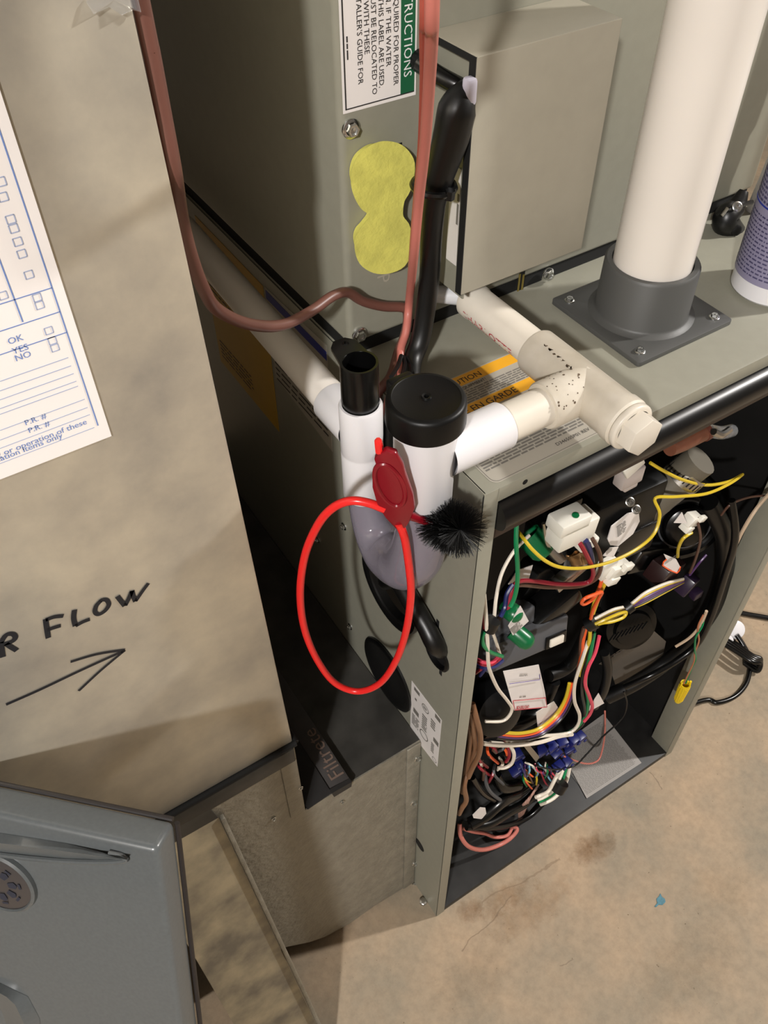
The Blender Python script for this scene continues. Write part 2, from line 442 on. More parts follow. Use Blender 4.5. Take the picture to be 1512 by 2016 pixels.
# ------------------------------------------------------------------ furnace cabinet
fur = thing('furnace', 'grey metal furnace with its front open on a mass of coloured wiring', 'furnace', (0, 0, 0))
C1 = (0.112, 0.612, 0.0405); C2 = (0.118, 0.458, 0.040); C3 = (0.037, 0.600, 0.0155)
side = MB().plate([(0, 0.0), (D, 0), (D, H), (0, H)], [circ(C1[0], C1[1], C1[2]), circ(C2[0], C2[1], C2[2]), circ(C3[0], C3[1], C3[2], 20)], (0.0014, 0, 0), (0, 1, 0), (0, 0, 1), -0.0014)
side.build('side_panel', M_paint, fur)
MB().box((W - 0.0014, 0, 0), (W, D, H)).build('side_panel', M_paint, fur)
MB().box((W - 0.0022, 0.034, 0.012), (W - 0.0015, 0.2, H - 0.015)).build('side_lining', M_dark, fur)
MB().box((0.0016, 0.0135, 0.3), (0.0022, 0.0605, H - 0.015)).build('side_lining', M_dark, fur)
MB().box((0.0015, D - 0.0014, 0), (W - 0.0015, D, H)).build('back_panel', M_paint, fur)
# front posts: flange with a rounded return
MB().box((0, -0.0004, 0), (0.0128, 0.0012, H - 0.0005)).box((0.0116, 0.0012, 0.012), (0.0128, 0.012, H - 0.012)).build('front_post', M_paint, fur, bevel=0.0004)
MB().box((W - 0.0135, -0.0004, 0.0), (W, 0.0012, H - 0.0005)).box((W - 0.0135, 0.0012, 0.0), (W - 0.0122, 0.033, H - 0.012)).build('front_post', M_paint, fur, bevel=0.0004)
# top panel, front lip
MB().box((0, 0, H - 0.0013), (W, D, H)).box((0.012, -0.0008, H - 0.0135), (W - 0.012, 0.001, H - 0.0002)).build('top_panel', M_paint, fur, bevel=0.0008)
p = at(1034, 949, 1, -0.0009)
MB().cyl((p.x, -0.00095, p.z), (p.x, -0.0007, p.z), 0.0022, n=16).build('screw_hole', M_gap, fur)
p = at(954, 978, 1, -0.0006)
MB().box((p.x - 0.0012, -0.0006, p.z - 0.008), (p.x - 0.0003, -0.0003, p.z)).build('corner_slot', M_gap, fur)
# black enamelled rail behind the lip
MB().cyl((0.0132, 0.0030, H - 0.0288), (W - 0.0140, 0.0030, H - 0.0288), 0.0135, n=36).build('front_rail', M_gloss, fur)
MB().box((0.0145, 0.008, H - 0.066), (W - 0.0145, 0.014, H - 0.046)).build('burner_crossbar', M_stained, fur, bevel=0.001)
# base pan and rear lining
MB().box((0.0015, 0.0004, 0.0005), (W - 0.0015, 0.3, 0.0125)).build('base_pan', M_base, fur, bevel=0.0008)
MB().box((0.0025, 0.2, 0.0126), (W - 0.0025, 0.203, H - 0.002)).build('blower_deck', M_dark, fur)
# warning label on the top
cl = MB().plate(rrect(0.0105, 0.0035, 0.1130, 0.1095, 0.006), [], (0, 0, H + 0.0001), (1, 0, 0), (0, 1, 0), 0.0002).build('warning_label', M_greylabel, fur, label='grey warning label with two amber bands')
MB().box((0.012, 0.098, H + 0.0003), (0.112, 0.1085, H + 0.00045)).box((0.012, 0.0680, H + 0.0003), (0.112, 0.0785, H + 0.00045)).build('amber_band', M_amber, cl)
XR, YU, ZU = Vector((1, 0, 0)), Vector((0, 1, 0)), Vector((0, 0, 1))
text_mesh([('CAUTION', (0.0745, 0.1000, H + 0.0006), XR, YU, 0.0078, 'RIGHT'), ('MISE EN GARDE', (0.0850, 0.0700, H + 0.0006), XR, YU, 0.0086, 'RIGHT'),
           ('EQUIPMENT!', (0.0495, 0.0935, H + 0.0006), XR, YU, 0.0042, 'LEFT'), ('RELATIVE AUX SERPENTINS', (0.047, 0.0625, H + 0.0006), XR, YU, 0.0052, 'LEFT')], None).build('warning_lettering', M_ink, cl)
text_mesh([('D346505P01 REV D', (0.070, 0.0092, H + 0.0006), XR, YU, 0.0042, 'LEFT')], None).build('label_code', M_ink, cl)
mp_ = MB()
microprint(mp_, (0.024, 0.079, H + 0.0005), XR, YU, 0.086, 0.0135, 6, 3, ragged=0.1)
microprint(mp_, (0.014, 0.0155, H + 0.0005), XR, YU, 0.096, 0.045, 17, 4, ragged=0.12)
mp_.build('fine_print', M_greyink, cl)
MB().plate(rrect(0.0115, 0.0045, 0.112, 0.1085, 0.0055), [rrect(0.0119, 0.0049, 0.1116, 0.1081, 0.0053)], (0, 0, H + 0.0003), (1, 0, 0), (0, 1, 0), 0.0001).build('label_border', M_greyink, cl)
# stickers on the shaded left side
ys = MB().sheet([(-0.0001, 0.318, 0.822), (-0.0001, 0.460, 0.824), (-0.0001, 0.460, 0.648), (-0.0001, 0.323, 0.646)], (-1, 0, 0), 0.0003).build('energy_sticker', M_ysticker, fur, label='yellow sticker')
mq = MB(); microprint(mq, (-0.0006, 0.452, 0.745), (0, -1, 0), ZU, 0.10, 0.055, 11, 9, fill=0.3); mq.build('sticker_print', M_ink, ys); mq = MB(); microprint(mq, (-0.0006, 0.452, 0.66), (0, -1, 0), ZU, 0.08, 0.025, 5, 8, fill=0.3)
mq.build('sticker_print', M_ink, ys)
gs = MB().sheet([(-0.0001, 0.206, 0.828), (-0.0001, 0.314, 0.8235), (-0.0001, 0.314, 0.7235), (-0.0001, 0.209, 0.709)], (-1, 0, 0), 0.0003).build('rating_sticker', M_greylabel, fur, label='grey sticker with blue header')
MB().box((-0.0006, 0.207, 0.812), (-0.00045, 0.313, 0.821)).build('sticker_header', M_bsticker, gs)
mq = MB(); microprint(mq, (-0.0006, 0.311, 0.722), (0, -1, 0), ZU, 0.10, 0.085, 13, 12, ragged=0.05, fill=0.3); mq.build('sticker_print', M_ink, gs)
# knock-out ring and plugs on the left side
MB().lathe((-0.0001, C1[0], C1[1]), (-1, 0, 0), [(0.046, 0), (0.046, 0.002), (0.0445, 0.0042), (0.040, 0.0046), (0.0375, 0.003), (0.0345, 0.0035), (0.033, 0.002), (0.033, -0.006)], n=40).build('cable_grommet', M_rubber, fur)
MB().lathe((-0.0001, C2[0], C2[1]), (-1, 0, 0), [(0.044, 0), (0.044, 0.0022), (0.042, 0.0035), (0.038, 0.0036), (0.034, 0.001), (0.0, 0.0008)], n=40).build('hole_plug', M_rubber, fur)
MB().lathe((-0.0001, C3[0], C3[1]), (-1, 0, 0), [(0.0172, 0), (0.0172, 0.002), (0.015, 0.0032), (0.0135, 0.0025), (0.0135, -0.008)], n=24).build('cable_grommet', M_rubber, fur)
for q, r in (((862, 1229), 0.002), ((868, 1321), 0.002)):
    p = at(*q, 0, 0)
    MB().box((-0.0004, p.y - 0.0018, p.z - 0.006), (0.0, p.y + 0.0018, p.z + 0.006)).build('panel_slot', M_gap, fur)
MB().cyl((-0.0005, 0.0465, 0.150), (-0.0002, 0.0465, 0.150), 0.0095, n=18).build('panel_slot', M_gap, fur)
for q in ((678, 1036), (626, 1062), (690, 1233)):
    p = at(*q, 0, 0); hexscrew(fur, (0, p.y, p.z), (-1, 0, 0), 0.0032)
# white certification label on the left side
wl = MB().plate([(0.0245, 0.405), (0.0748, 0.401), (0.0749, 0.5035), (0.0237, 0.5024)], [], (-0.0001, 0, 0), (0, 1, 0), (0, 0, 1), -0.0003).build('certification_label', M_label, fur, label='white label')
mq = MB()
for (y, z, w, h) in ((0.070, 0.494, 0.012, 0.006), (0.034, 0.494, 0.011, 0.007), (0.070, 0.452, 0.012, 0.008), (0.034, 0.446, 0.011, 0.008), (0.068, 0.478, 0.004, 0.004)):
    mq.quad((-0.0006, y, z), (-0.0006, y - w * 0.8, z), (-0.0006, y - w * 0.8, z + h), (-0.0006, y, z + h))
microprint(mq, (-0.0006, 0.072, 0.425), (0, -1, 0), ZU, 0.013, 0.022, 6, 31); microprint(mq, (-0.0006, 0.040, 0.466), (0, -1, 0), ZU, 0.008, 0.018, 4, 32); microprint(mq, (-0.0006, 0.037, 0.42), (0, -1, 0), ZU, 0.006, 0.02, 5, 33)
for yy, zz, rr in ((0.0500, 0.486, 0.006), (0.050, 0.432, 0.0075), (0.030, 0.411, 0.004)):
    o_ = [(-0.0006, yy + math.cos(a) * rr, zz + math.sin(a) * rr) for a in [i * math.pi / 10 for i in range(20)]]
    i_ = [(-0.0006, yy + math.cos(a) * rr * 0.82, zz + math.sin(a) * rr * 0.82) for a in [i * math.pi / 10 for i in range(20)]]
    mq.add(o_ + i_, [(i, (i + 1) % 20, 20 + (i + 1) % 20, 20 + i) for i in range(20)])
microprint(mq, (-0.0006, 0.0545, 0.442), (0, -1, 0), ZU, 0.009, 0.03, 7, 34, ragged=0.1)
microprint(mq, (-0.0006, 0.0535, 0.4835), (0, -1, 0), ZU, 0.007, 0.005, 2, 35)
mq.build('label_print', M_greyink, wl)
# paper on the base pan
b_ = [at(1155, 1572, 2, 0.0135), at(1263, 1502, 2, 0.0135), at(1188, 1406, 2, 0.0135), at(1100, 1470, 2, 0.0135)]
pl = MB().sheet(b_, ZU, 0.0003).build('wiring_diagram', mat('shade-greyed paper', (158, 153, 148), 0.6), fur, label='white printed sheet')  # white paper greyed in its colour for the shade over the base
mq = MB(); rt = (b_[1] - b_[0]).normalized(); up = ZU.cross(rt)
microprint(mq, b_[0] + rt * 0.004 + up * 0.004 + ZU * 0.0005, rt, up, 0.098, 0.082, 42, 51, ragged=0.05, fill=0.38); mq.build('sheet_print', M_greyink, pl)

# ------------------------------------------------------------------ coil cabinet on top
CY, CZ = 0.17, H + 0.0125
coil = thing('coil_cabinet', 'tall grey coil cabinet standing on the furnace behind the drain pipes', 'cabinet', (0, CY, H))
MB().box((0.0, CY, CZ), (W, 0.69, 1.62)).build('cabinet_case', M_paint, coil, bevel=0.005, seg=3)
MB().box((0.003, CY + 0.004, H + 0.0003), (W - 0.003, 0.685, CZ)).build('base_gasket', M_gap, coil)
for q in ((690, 253), (707, 658), (1077, 540)):
    p = at(*q, 1, CY); hexscrew(coil, (p.x, CY, p.z), (0, -1, 0), 0.0047)
p = at(1026, 553, 1, CY)
MB().box((p.x - 0.0028, CY - 0.0004, p.z - 0.0085), (p.x + 0.0028, CY + 0.002, p.z + 0.0085)).build('slot', M_gap, coil)
MB().box((p.x - 0.0036, CY - 0.001, p.z - 0.0085), (p.x - 0.0020, CY - 0.0003, p.z + 0.008)).box((p.x + 0.0004, CY - 0.001, p.z - 0.0085), (p.x + 0.0022, CY - 0.0003, p.z + 0.006)).build('brass_fin', mat('brass', (190, 170, 96), 0.3, metal=0.8), coil)
p = at(772, 305, 1, CY)
MB().box((p.x - 0.0075, CY - 0.0004, p.z - 0.05), (p.x + 0.0075, CY + 0.001, p.z + 0.0065)).build('slot', M_gap, coil)
# embossed letter
text_mesh([('P', (0.0255, CY - 0.0004, 0.902), (0, 0, -1), (1, 0, 0), 0.016, 'LEFT')], None).build('embossed_letter', M_paintlt, coil)
# instruction label, print runs downwards
il = MB().plate([(0.0028, 1.0225), (0.0562, 1.0222), (0.0562, 1.36), (0.0028, 1.36)], [], (0, CY - 0.0001, 0), (1, 0, 0), (0, 0, 1), 0.0003).build('instruction_label', M_paper, coil, label='white label with green header')
MB().box((0.0446, CY - 0.0006, 1.0248), (0.0548, CY - 0.0004, 1.355)).build('green_header', M_green_b, il)
DN, RX = Vector((0, 0, -1)), Vector((1, 0, 0)); yl = CY - 0.0008
zq = lambda py, px: at(px, py, 1, CY).z
text_mesh([('INSTALLATION INSTRUCTIONS', (0.0468, yl, 1.0345), DN, RX, 0.0084, 'RIGHT')], None).build('header_lettering', M_whiteink, il)
text_mesh([('SENSOR RELOCATION MAY BE REQUIRED FOR PROPER', (0.0392, yl, zq(168, 772)), DN, RX, 0.0050, 'RIGHT'),
           ('DRAIN DETECTION. IF THE WATER', (0.0338, yl, zq(132, 755)), DN, RX, 0.0050, 'RIGHT'),
           ('DRAIN PORTS NEAR THIS LABEL ARE USED,', (0.0287, yl, zq(172, 748)), DN, RX, 0.0050, 'RIGHT'),
           ('THE WATER SENSOR MUST BE RELOCATED TO', (0.0236, yl, zq(185, 738)), DN, RX, 0.0050, 'RIGHT'),
           ('THE SIDE ASSOCIATED WITH THESE', (0.0187, yl, zq(105, 724)), DN, RX, 0.0050, 'RIGHT'),
           ("DRAIN PORTS. REFER TO INSTALLER'S GUIDE FOR", (0.0138, yl, zq(163, 716)), DN, RX, 0.0050, 'RIGHT')], None).build('label_lettering', M_ink, il)
mq = MB(); mq.box((0.0042, yl, 1.0246), (0.0050, yl + 0.0002, 1.355)); mq.box((0.0042, yl, 1.0246), (0.0546, yl + 0.0002, 1.0252))
microprint(mq, (0.0062, yl, 1.066), DN, RX, 0.016, 0.0016, 1, 77)
mq.build('label_border', M_ink, il)
# second printed line above the cover and the black tape strip
MB().sheet([(0.10, CY - 0.0006, 1.085), (0.16, CY - 0.0006, 1.089), (0.16, CY - 0.0006, 1.0905), (0.10, CY - 0.0006, 1.0865)], (0, -1, 0), 0.0003).build('seam_line', M_gap, coil)
# projecting cover box on the cabinet front
BX0, BX1, BY, BZ0, BZ1 = 0.0640, 0.1772, 0.12, 0.8985, 1.058
prof = [(BY, BZ0), (BY, BZ1), (CY, BZ1), (CY, BZ1 - 0.0015), (BY + 0.0015, BZ1 - 0.0015), (BY + 0.0015, BZ0)]
cb = MB().add([(x, y, z) for x in (BX0, BX1) for y, z in prof], [(0, 1, 2, 3, 4, 5)[::-1], (6, 7, 8, 9, 10, 11)] + [(k, (k + 1) % 6, 6 + (k + 1) % 6, 6 + k) for k in range(6)]).build('front_cover', M_paintlt, coil, bevel=0.0007, seg=3, label='pale grey boxed cover')
MB().box((BX1 - 0.0015, BY + 0.0016, BZ0), (BX1 - 0.0002, CY, BZ1 - 0.0016)).build('cover_side', M_paintlt, cb)
MB().box((BX0 + 0.004, BY + 0.003, BZ0 - 0.006), (BX0 + 0.0055, CY, BZ1 - 0.003)).build('cover_side', M_paint, cb)
MB().box((BX0 - 0.0004, BY + 0.0002, BZ0), (BX0 + 0.0010, BY + 0.0062, BZ1 - 0.0002)).build('edge_gasket', M_gap, cb)
MB().box((BX0 - 0.0004, BY + 0.0062, BZ1 - 0.0040), (BX0 + 0.0010, CY - 0.0002, BZ1 - 0.0002)).build('edge_gasket', M_gap, cb)
cs = MB().plate([(BY + 0.012, 0.915), (BY + 0.024, 0.915), (BY + 0.0235, 0.985), (BY + 0.0125, 0.985)], [], (BX0 + 0.0037, 0, 0), (0, 1, 0), (0, 0, 1), -0.0003).build('side_label', M_label, cb)
mq = MB(); microprint(mq, (BX0 + 0.0032, BY + 0.0155, 0.968), DN, (0, -1, 0), 0.022, 0.004, 1, 78, ragged=0); mq.build('label_print', M_greyink, cs)
p = at(926, 172, 0, BX0 - 0.002)
MB().box((BX0 - 0.006, p.y - 0.004, p.z - 0.010), (BX0 + 0.001, p.y + 0.004, p.z + 0.006)).build('retaining_clip', mat('lilac nylon', (196, 192, 206), 0.35), cb, bevel=0.0022)
# black sensor port with its spigot
p = at(823, 118, 1, CY)
MB().lathe((p.x, CY, p.z), (0, -1, 0), [(0.0066, 0), (0.0066, 0.006), (0.0056, 0.009), (0, 0.0095)], n=18).build('sensor_port', M_blackm, coil)

# yellow insulation plug
cx = [(750, 288), (782, 294), (803, 318), (804, 345), (797, 372), (786, 392), (782, 415), (784, 432), (797, 452), (798, 492), (790, 516), (765, 527), (738, 526), (714, 510), (705, 482), (709, 460), (722, 444), (733, 428), (731, 412), (716, 400), (703, 376), (698, 348), (706, 318), (725, 298)]
_p = [at(x, y, 1, CY - 0.009) for x, y in cx]; pts = []
for i in range(len(_p)):
    p0, p1, p2, p3 = _p[i - 1], _p[i], _p[(i + 1) % len(_p)], _p[(i + 2) % len(_p)]
    for k in range(4):
        t = k / 4; pts.append(0.5 * ((2 * p1) + (p2 - p0) * t + (2 * p0 - 5 * p1 + 4 * p2 - p3) * t * t + (3 * p1 - p0 - 3 * p2 + p3) * t ** 3))
mb = MB(); n = len(pts)
def ring(k, yoff, push=0.0):
    out = []
    for i, q in enumerate(pts):
        a = pts[i - 1]; b = pts[(i + 1) % n]; t = (b - a).normalized(); nn = Vector((t.z, 0, -t.x))
        out.append(Vector((q.x, CY + yoff, q.z)) - nn * push)
    return out
inner = lambda k, d: k
R0 = ring(0, -0.0006, -0.0012); R1 = ring(0, -0.0045, 0.0); R2 = ring(0, -0.0085, 0.0014); R3 = ring(0, -0.0105, 0.0038)
vs = R0 + R1 + R2 + R3; fs = []
for k in range(3):
    for i in range(n): fs.append((k * n + i, k * n + (i + 1) % n, (k + 1) * n + (i + 1) % n, (k + 1) * n + i))
mb.add(vs, fs)
bm = bmesh.new(); vv = [bm.verts.new(v) for v in R3]
for i in range(n): bm.edges.new((vv[i], vv[(i + 1) % n]))
bmesh.ops.triangle_fill(bm, use_beauty=True, edges=bm.edges[:]); bm.verts.index_update()
mb.add([v.co.copy() for v in bm.verts], [tuple(v.index for v in f.verts) for f in bm.faces]); bm.free()
tag(mb.build('insulation_pad', M_pad, angle=170), 'yellow fibreglass insulation pad bulging from the coil cabinet front', 'insulation')

# ------------------------------------------------------------------ vent pipe
VX, VY = 0.2287, 0.093
vent = thing('vent_pipe', 'thick white vent pipe rising from a grey screwed flange', 'pipe', (VX, VY, H))
fl = MB().plate(rrect(VX - 0.051, VY - 0.051, VX + 0.051, VY + 0.051, 0.003, 3), [circ(VX, VY, 0.031, 32)], (0, 0, H + 0.0003), (1, 0, 0), (0, 1, 0), 0.0042).build('flange_plate', M_grey, vent, bevel=0.0006, label='dark grey square flange plate')
for sx in (-1, 1):
    for sy in (-1, 1): hexscrew(fl, (VX + sx * 0.0405, VY + sy * 0.0405, H + 0.0045), (0, 0, 1), 0.0032)
MB().lathe((VX, VY, H + 0.0045), ZU, [(0.0425, 0), (0.0385, 0.002), (0.0372, 0.004), (0.0366, 0.043), (0.0350, 0.045), (0.0312, 0.045), (0.0312, 0.02)], n=48).build('flange_collar', M_grey, vent, label='dark grey collar')
MB().lathe((VX + 0.039, VY + 0.014, H + 0.018), (1, 0.35, 0), [(0.006, 0), (0.006, 0.006), (0.0035, 0.008), (0, 0.008)], n=16).build('test_port', M_grey, vent)
MB().lathe((VX, VY, H + 0.012), ZU, [(0.0302, 0), (0.0302, 1.2), (0.027, 1.2)], n=56).build('pipe', M_vent, vent)

# ------------------------------------------------------------------ condensate drain tee
ZP, TX, TY = 0.8662, 0.0985, 0.0225
tee = thing('drain_tee', 'ivory plastic drain pipe and tee with hex plug over the warning label', 'pipe', (TX, TY, H))
MB().lathe((TX, CY - 0.0003, ZP), (0, -1, 0), [(0.0078, 0), (0.0078, 0.02), (0.0, 0.02)], n=24).build('coil_spigot', M_white, tee)
MB().cyl((TX - 0.024, CY - 0.001, ZP + 0.003), (TX - 0.006, CY - 0.012, ZP + 0.001), 0.0065, 0.0075, n=18).build('spigot_arm', mat('milky plastic', (214, 214, 216), 0.3, sss=0.2), tee)
MB().lathe((TX, 0.153, ZP), (0, -1, 0), [(0.0075, 0), (0.0125, 0.001), (0.0142, 0.003), (0.0142, 0.010), (0.0134, 0.011), (0.0134, 0.10)], n=36).build('pipe', M_ivory, tee)
def on_pipe(x, y):   # lettering wrapped round the pipe, running towards the viewer
    a = math.radians(146) + y / 0.0136
    return Vector((TX + math.cos(a) * 0.01355, 0.1465 - x, ZP - math.sin(a) * 0.01355 + 0.0))
text_mesh([('CHARLOTTE', (0, 0, 0), XR, YU, 0.0100, 'LEFT')], lambda x, y: on_pipe(x * 1.1, y)).build('pipe_lettering', M_redink, tee, smooth=False)
tb = MB()
tb.lathe((TX, 0.0735, ZP), (0, -1, 0), [(0.0134, 0), (0.0162, 0.0004), (0.0170, 0.002), (0.0170, 0.085), (0.0178, 0.0865), (0.0178, 0.0935), (0.0165, 0.095), (0.0145, 0.095)], n=40)
tb.lathe((TX + 0.002, TY, ZP), (-1, 0, 0), [(0.0170, 0), (0.0170, 0.036), (0.0160, 0.0375), (0.0134, 0.0378)], n=40)
tbo = tb.build('tee_body', M_dirty, tee, label='stained ivory tee body')
mb = MB()
for k, (px, py) in enumerate([(1074, 680), (1082, 689), (1090, 697), (1099, 704), (1108, 712), (1118, 722), (1126, 726), (1133, 732)]):
    c = at(px, py, 2, ZP + 0.0162); mb.add([c + Vector((rnd.uniform(-1, 1) * 0.0018, rnd.uniform(-1, 1) * 0.0022, 0.0006)) for _ in range(7)], [(0, 1, 2), (2, 3, 4), (4, 5, 6), (0, 3, 6), (1, 4, 5)])
g = random.Random(4)
for k in range(34):
    c = Vector((TX - 0.036 + g.random() * 0.03, TY, ZP)); a = g.uniform(0.3, 2.3)
    q = c + Vector((0, -math.cos(a) * 0.01715, math.sin(a) * 0.01715)); r = g.uniform(0.0004, 0.0011)
    t = Vector((0, math.sin(a), math.cos(a)))
    mb.add([q + XR * r * math.cos(w) + t * r * math.sin(w) for w in (0, 1.2, 2.4, 3.6, 4.9)], [(0, 1, 2, 3, 4)])
mb.build('glue_smears', M_glue, tbo, smooth=False)
pg = MB(); pg.lathe((TX, -0.0195, ZP), (0, -1, 0), [(0.0140, 0), (0.0140, 0.002), (0.0165, 0.0022), (0.0172, 0.0035), (0.0172, 0.0065), (0.0160, 0.0075), (0.0135, 0.0075)], n=36)
pg.cyl((TX, -0.0268, ZP), (TX, -0.0385, ZP), 0.0150, 0.0146, n=6, rot=0.35)
pg.build('hex_plug', M_ivory, tee, bevel=0.0006, label='ivory hexagonal clean-out plug')
MB().cyl((TX - 0.03, TY, ZP), (0.026, TY, ZP), 0.0134, n=36).build('arm_pipe', M_ivory, tee)

# ------------------------------------------------------------------ condensate trap
RX_, RY_ = -0.0310, 0.0262
trap = thing('condensate_trap', 'white condensate trap with black cap and smoky clear bowl beside the furnace', 'trap', (RX_, RY_, H))
vb = MB()
vb.lathe((RX_, RY_, 0.8310), ZU, [(0.0150, 0), (0.0186, 0.0), (0.0196, 0.0015), (0.0198, 0.068), (0.0180, 0.069)], n=44)
vb.lathe((RX_ + 0.012, TY, ZP), (1, 0, 0), [(0.0162, 0), (0.0162, 0.0475), (0.0150, 0.049), (0.0134, 0.049)], n=40)
vb.build('trap_body', M_white, trap)
cp = MB().lathe((RX_, RY_, 0.8965), ZU, [(0.0225, 0), (0.0246, 0.0004), (0.0250, 0.002), (0.0246, 0.0160), (0.0240, 0.0178), (0.0226, 0.0188), (0.0210, 0.0190), (0.0205, 0.0186), (0.0032, 0.0186), (0.0028, 0.0198), (0.0016, 0.0194), (0.0013, 0.0160), (0, 0.0160)], n=56).build('access_cap', M_blackm, trap, label='black round access cap')
MB().box((RX_ - 0.010, RY_ + 0.022, 0.9005), (RX_ + 0.008, RY_ + 0.030, 0.9130)).build('cap_lug', M_blackm, cp, bevel=0.002)
LX, LY = -0.0305, 0.1045
lb = MB()
lb.lathe((LX, LY, 0.7640), ZU, [(0.0126, 0), (0.0150, 0.0), (0.0157, 0.0015), (0.0157, 0.045), (0.0153, 0.0462), (0.0157, 0.0475), (0.0157, 0.0885), (0.0148, 0.0902), (0.0132, 0.0902), (0.0132, 0.07)], n=40)
lb.build('riser', M_white, trap)
lo = MB(); lo.lathe((LX, LY + 0.006, 0.8262), (0, 1, 0), [(0.0158, 0), (0.0158, 0.036), (0.0148, 0.0375), (0.0134, 0.0375)], n=36)
lo.build('outlet_socket', M_white, trap)
ci = MB().lathe((LX, LY, 0.8490), ZU, [(0.0128, 0), (0.0128, 0.007), (0.0136, 0.0085), (0.0134, 0.016), (0.0132, 0.0405), (0.0130, 0.0415), (0.0114, 0.0415), (0.0108, 0.010), (0, 0.010)], n=40).build('riser_plug', M_black, trap, label='hollow black plug')
tp = [(LX - 0.0118, LY + 0.0050), (LX - 0.0080, LY + 0.0235), (LX - 0.0030, LY + 0.0290), (LX + 0.0060, LY + 0.0285), (LX + 0.0110, LY + 0.0225), (LX + 0.0112, LY + 0.0060), (LX, LY + 0.0127)]
MB().plate(tp, [circ(LX + 0.0030, LY + 0.0225, 0.0024, 14)], (0, 0, 0.8880), (1, 0, 0), (0, 1, 0), 0.0022).build('pull_tab', M_black, ci)
MB().tube([(RX_, RY_, 0.8315), (RX_, RY_ - 0.0005, 0.800), (RX_, RY_ + 0.005, 0.765), (RX_, RY_ + 0.020, 0.7390), (RX_, RY_ + 0.045, 0.7265), (RX_, LY - 0.012, 0.7360), (RX_, LY, 0.765)],
          [0.0172, 0.0180, 0.0205, 0.0212, 0.0190, 0.0150, 0.0122], n=28, sub=8, cap=False).build('trap_bowl', M_smoke, trap, label='smoky translucent bowl')

# long drain pipe down the left side of the furnace
dp = MB().cyl((LX + 0.0005, LY + 0.042, 0.8262), (LX + 0.009, 0.75, 0.842), 0.0134, n=32).build('drain_pipe', M_vent)
tag(dp, 'ivory drain pipe running back along the shaded left side of the furnace', 'pipe')

# ------------------------------------------------------------------ cleaning brush with red cap and loop
bc = at(775, 950, 0, -0.0610)
nrm = Vector((0.42, 0.50, 0.05)).normalized()
br = thing('cleaning_brush', 'black bristle trap brush with red cap and long red loop', 'brush', bc)
def bp_(px, py, off=0.0): return onplane(px, py, bc - nrm * off, nrm)
cap_o = [(742, 905), (735, 925), (735, 950), (745, 985), (760, 1008), (782, 1032), (795, 1034), (806, 1020), (818, 990), (814, 965), (800, 925), (795, 905), (782, 882), (762, 876), (746, 884), (738, 893)]
o_ = [bp_(*q) for q in cap_o]
MB().sheet(o_, -nrm, 0.0050).build('red_cap', M_dred, br, bevel=0.0012, label='dark red plug cap')
c0 = bp_(768, 956, 0.005); e1 = (bp_(757, 914, 0.005) - c0); e2 = (bp_(796, 962, 0.005) - c0)
rr_ = [c0 + e1 * 1.0 * math.cos(t) + e2 * 1.0 * math.sin(t) for t in [2 * math.pi * i / 16 for i in range(16)]]
MB().tube(rr_, 0.0016, n=8, sub=3, closed=True).build('cap_rim', M_dred, br)
lp = [(785, 1030), (797, 1060), (806, 1120), (809, 1170), (800, 1240), (780, 1300), (748, 1345), (705, 1361), (660, 1345), (625, 1300), (600, 1240), (591, 1170), (600, 1095), (625, 1035), (655, 1000), (690, 986), (725, 990), (757, 1002)]
MB().tube([bp_(*q, 0.0035) for q in lp], 0.0029, n=12, sub=6).build('red_loop', M_red, br)
MB().tube([bp_(748, 878, 0.0), bp_(744, 868, 0.002), bp_(746, 890, 0.003)], 0.0022, n=8).build('loop_end', M_red, br)
s0, s1 = bp_(800, 1012, 0.0), bp_(852, 1030, -0.010)
vd = ray(886, 1036).normalized(); bm_ = bp_(887, 1037, -0.004); ax = (vd * -0.88 + (bp_(900, 1040) - bp_(800, 1008)).normalized() * 0.5).normalized()
b0 = bm_ - ax * 0.012; b1 = bm_ + ax * 0.012
MB().tube([s0, s1, b0], [0.0034, 0.0028, 0.002], n=12).build('red_stem', M_dred, br)
MB().tube([b0, b0.lerp(b1, 0.5), b1], 0.0011, n=6).build('twisted_wire', M_steel, br)
mb = MB(); g = random.Random(11); dd, u_, w_ = mb.frame(b0, b1)
for k in range(2600):
    t = g.random(); a = g.random() * 2 * math.pi
    c = b0.lerp(b1, t); lean = (t - 0.5) * 1.1 + g.uniform(-0.3, 0.3)
    d = (u_ * math.cos(a) + w_ * math.sin(a) + dd * lean).normalized(); ln = 0.0190 * g.uniform(0.85, 1.04)
    e = c + d * ln; sdir = d.cross(dd).normalized() * 0.00016; s2 = d.cross(sdir).normalized() * 0.00016
    mb.add([c + sdir, c - sdir * 0.5 + s2, c - sdir * 0.5 - s2, e + sdir * 0.7, e - sdir * 0.35 + s2 * 0.7, e - sdir * 0.35 - s2 * 0.7], [(0, 1, 4, 3), (1, 2, 5, 4), (2, 0, 3, 5), (3, 4, 5)])
mb.build('bristles', M_bristle, br, smooth=False, kind='stuff')

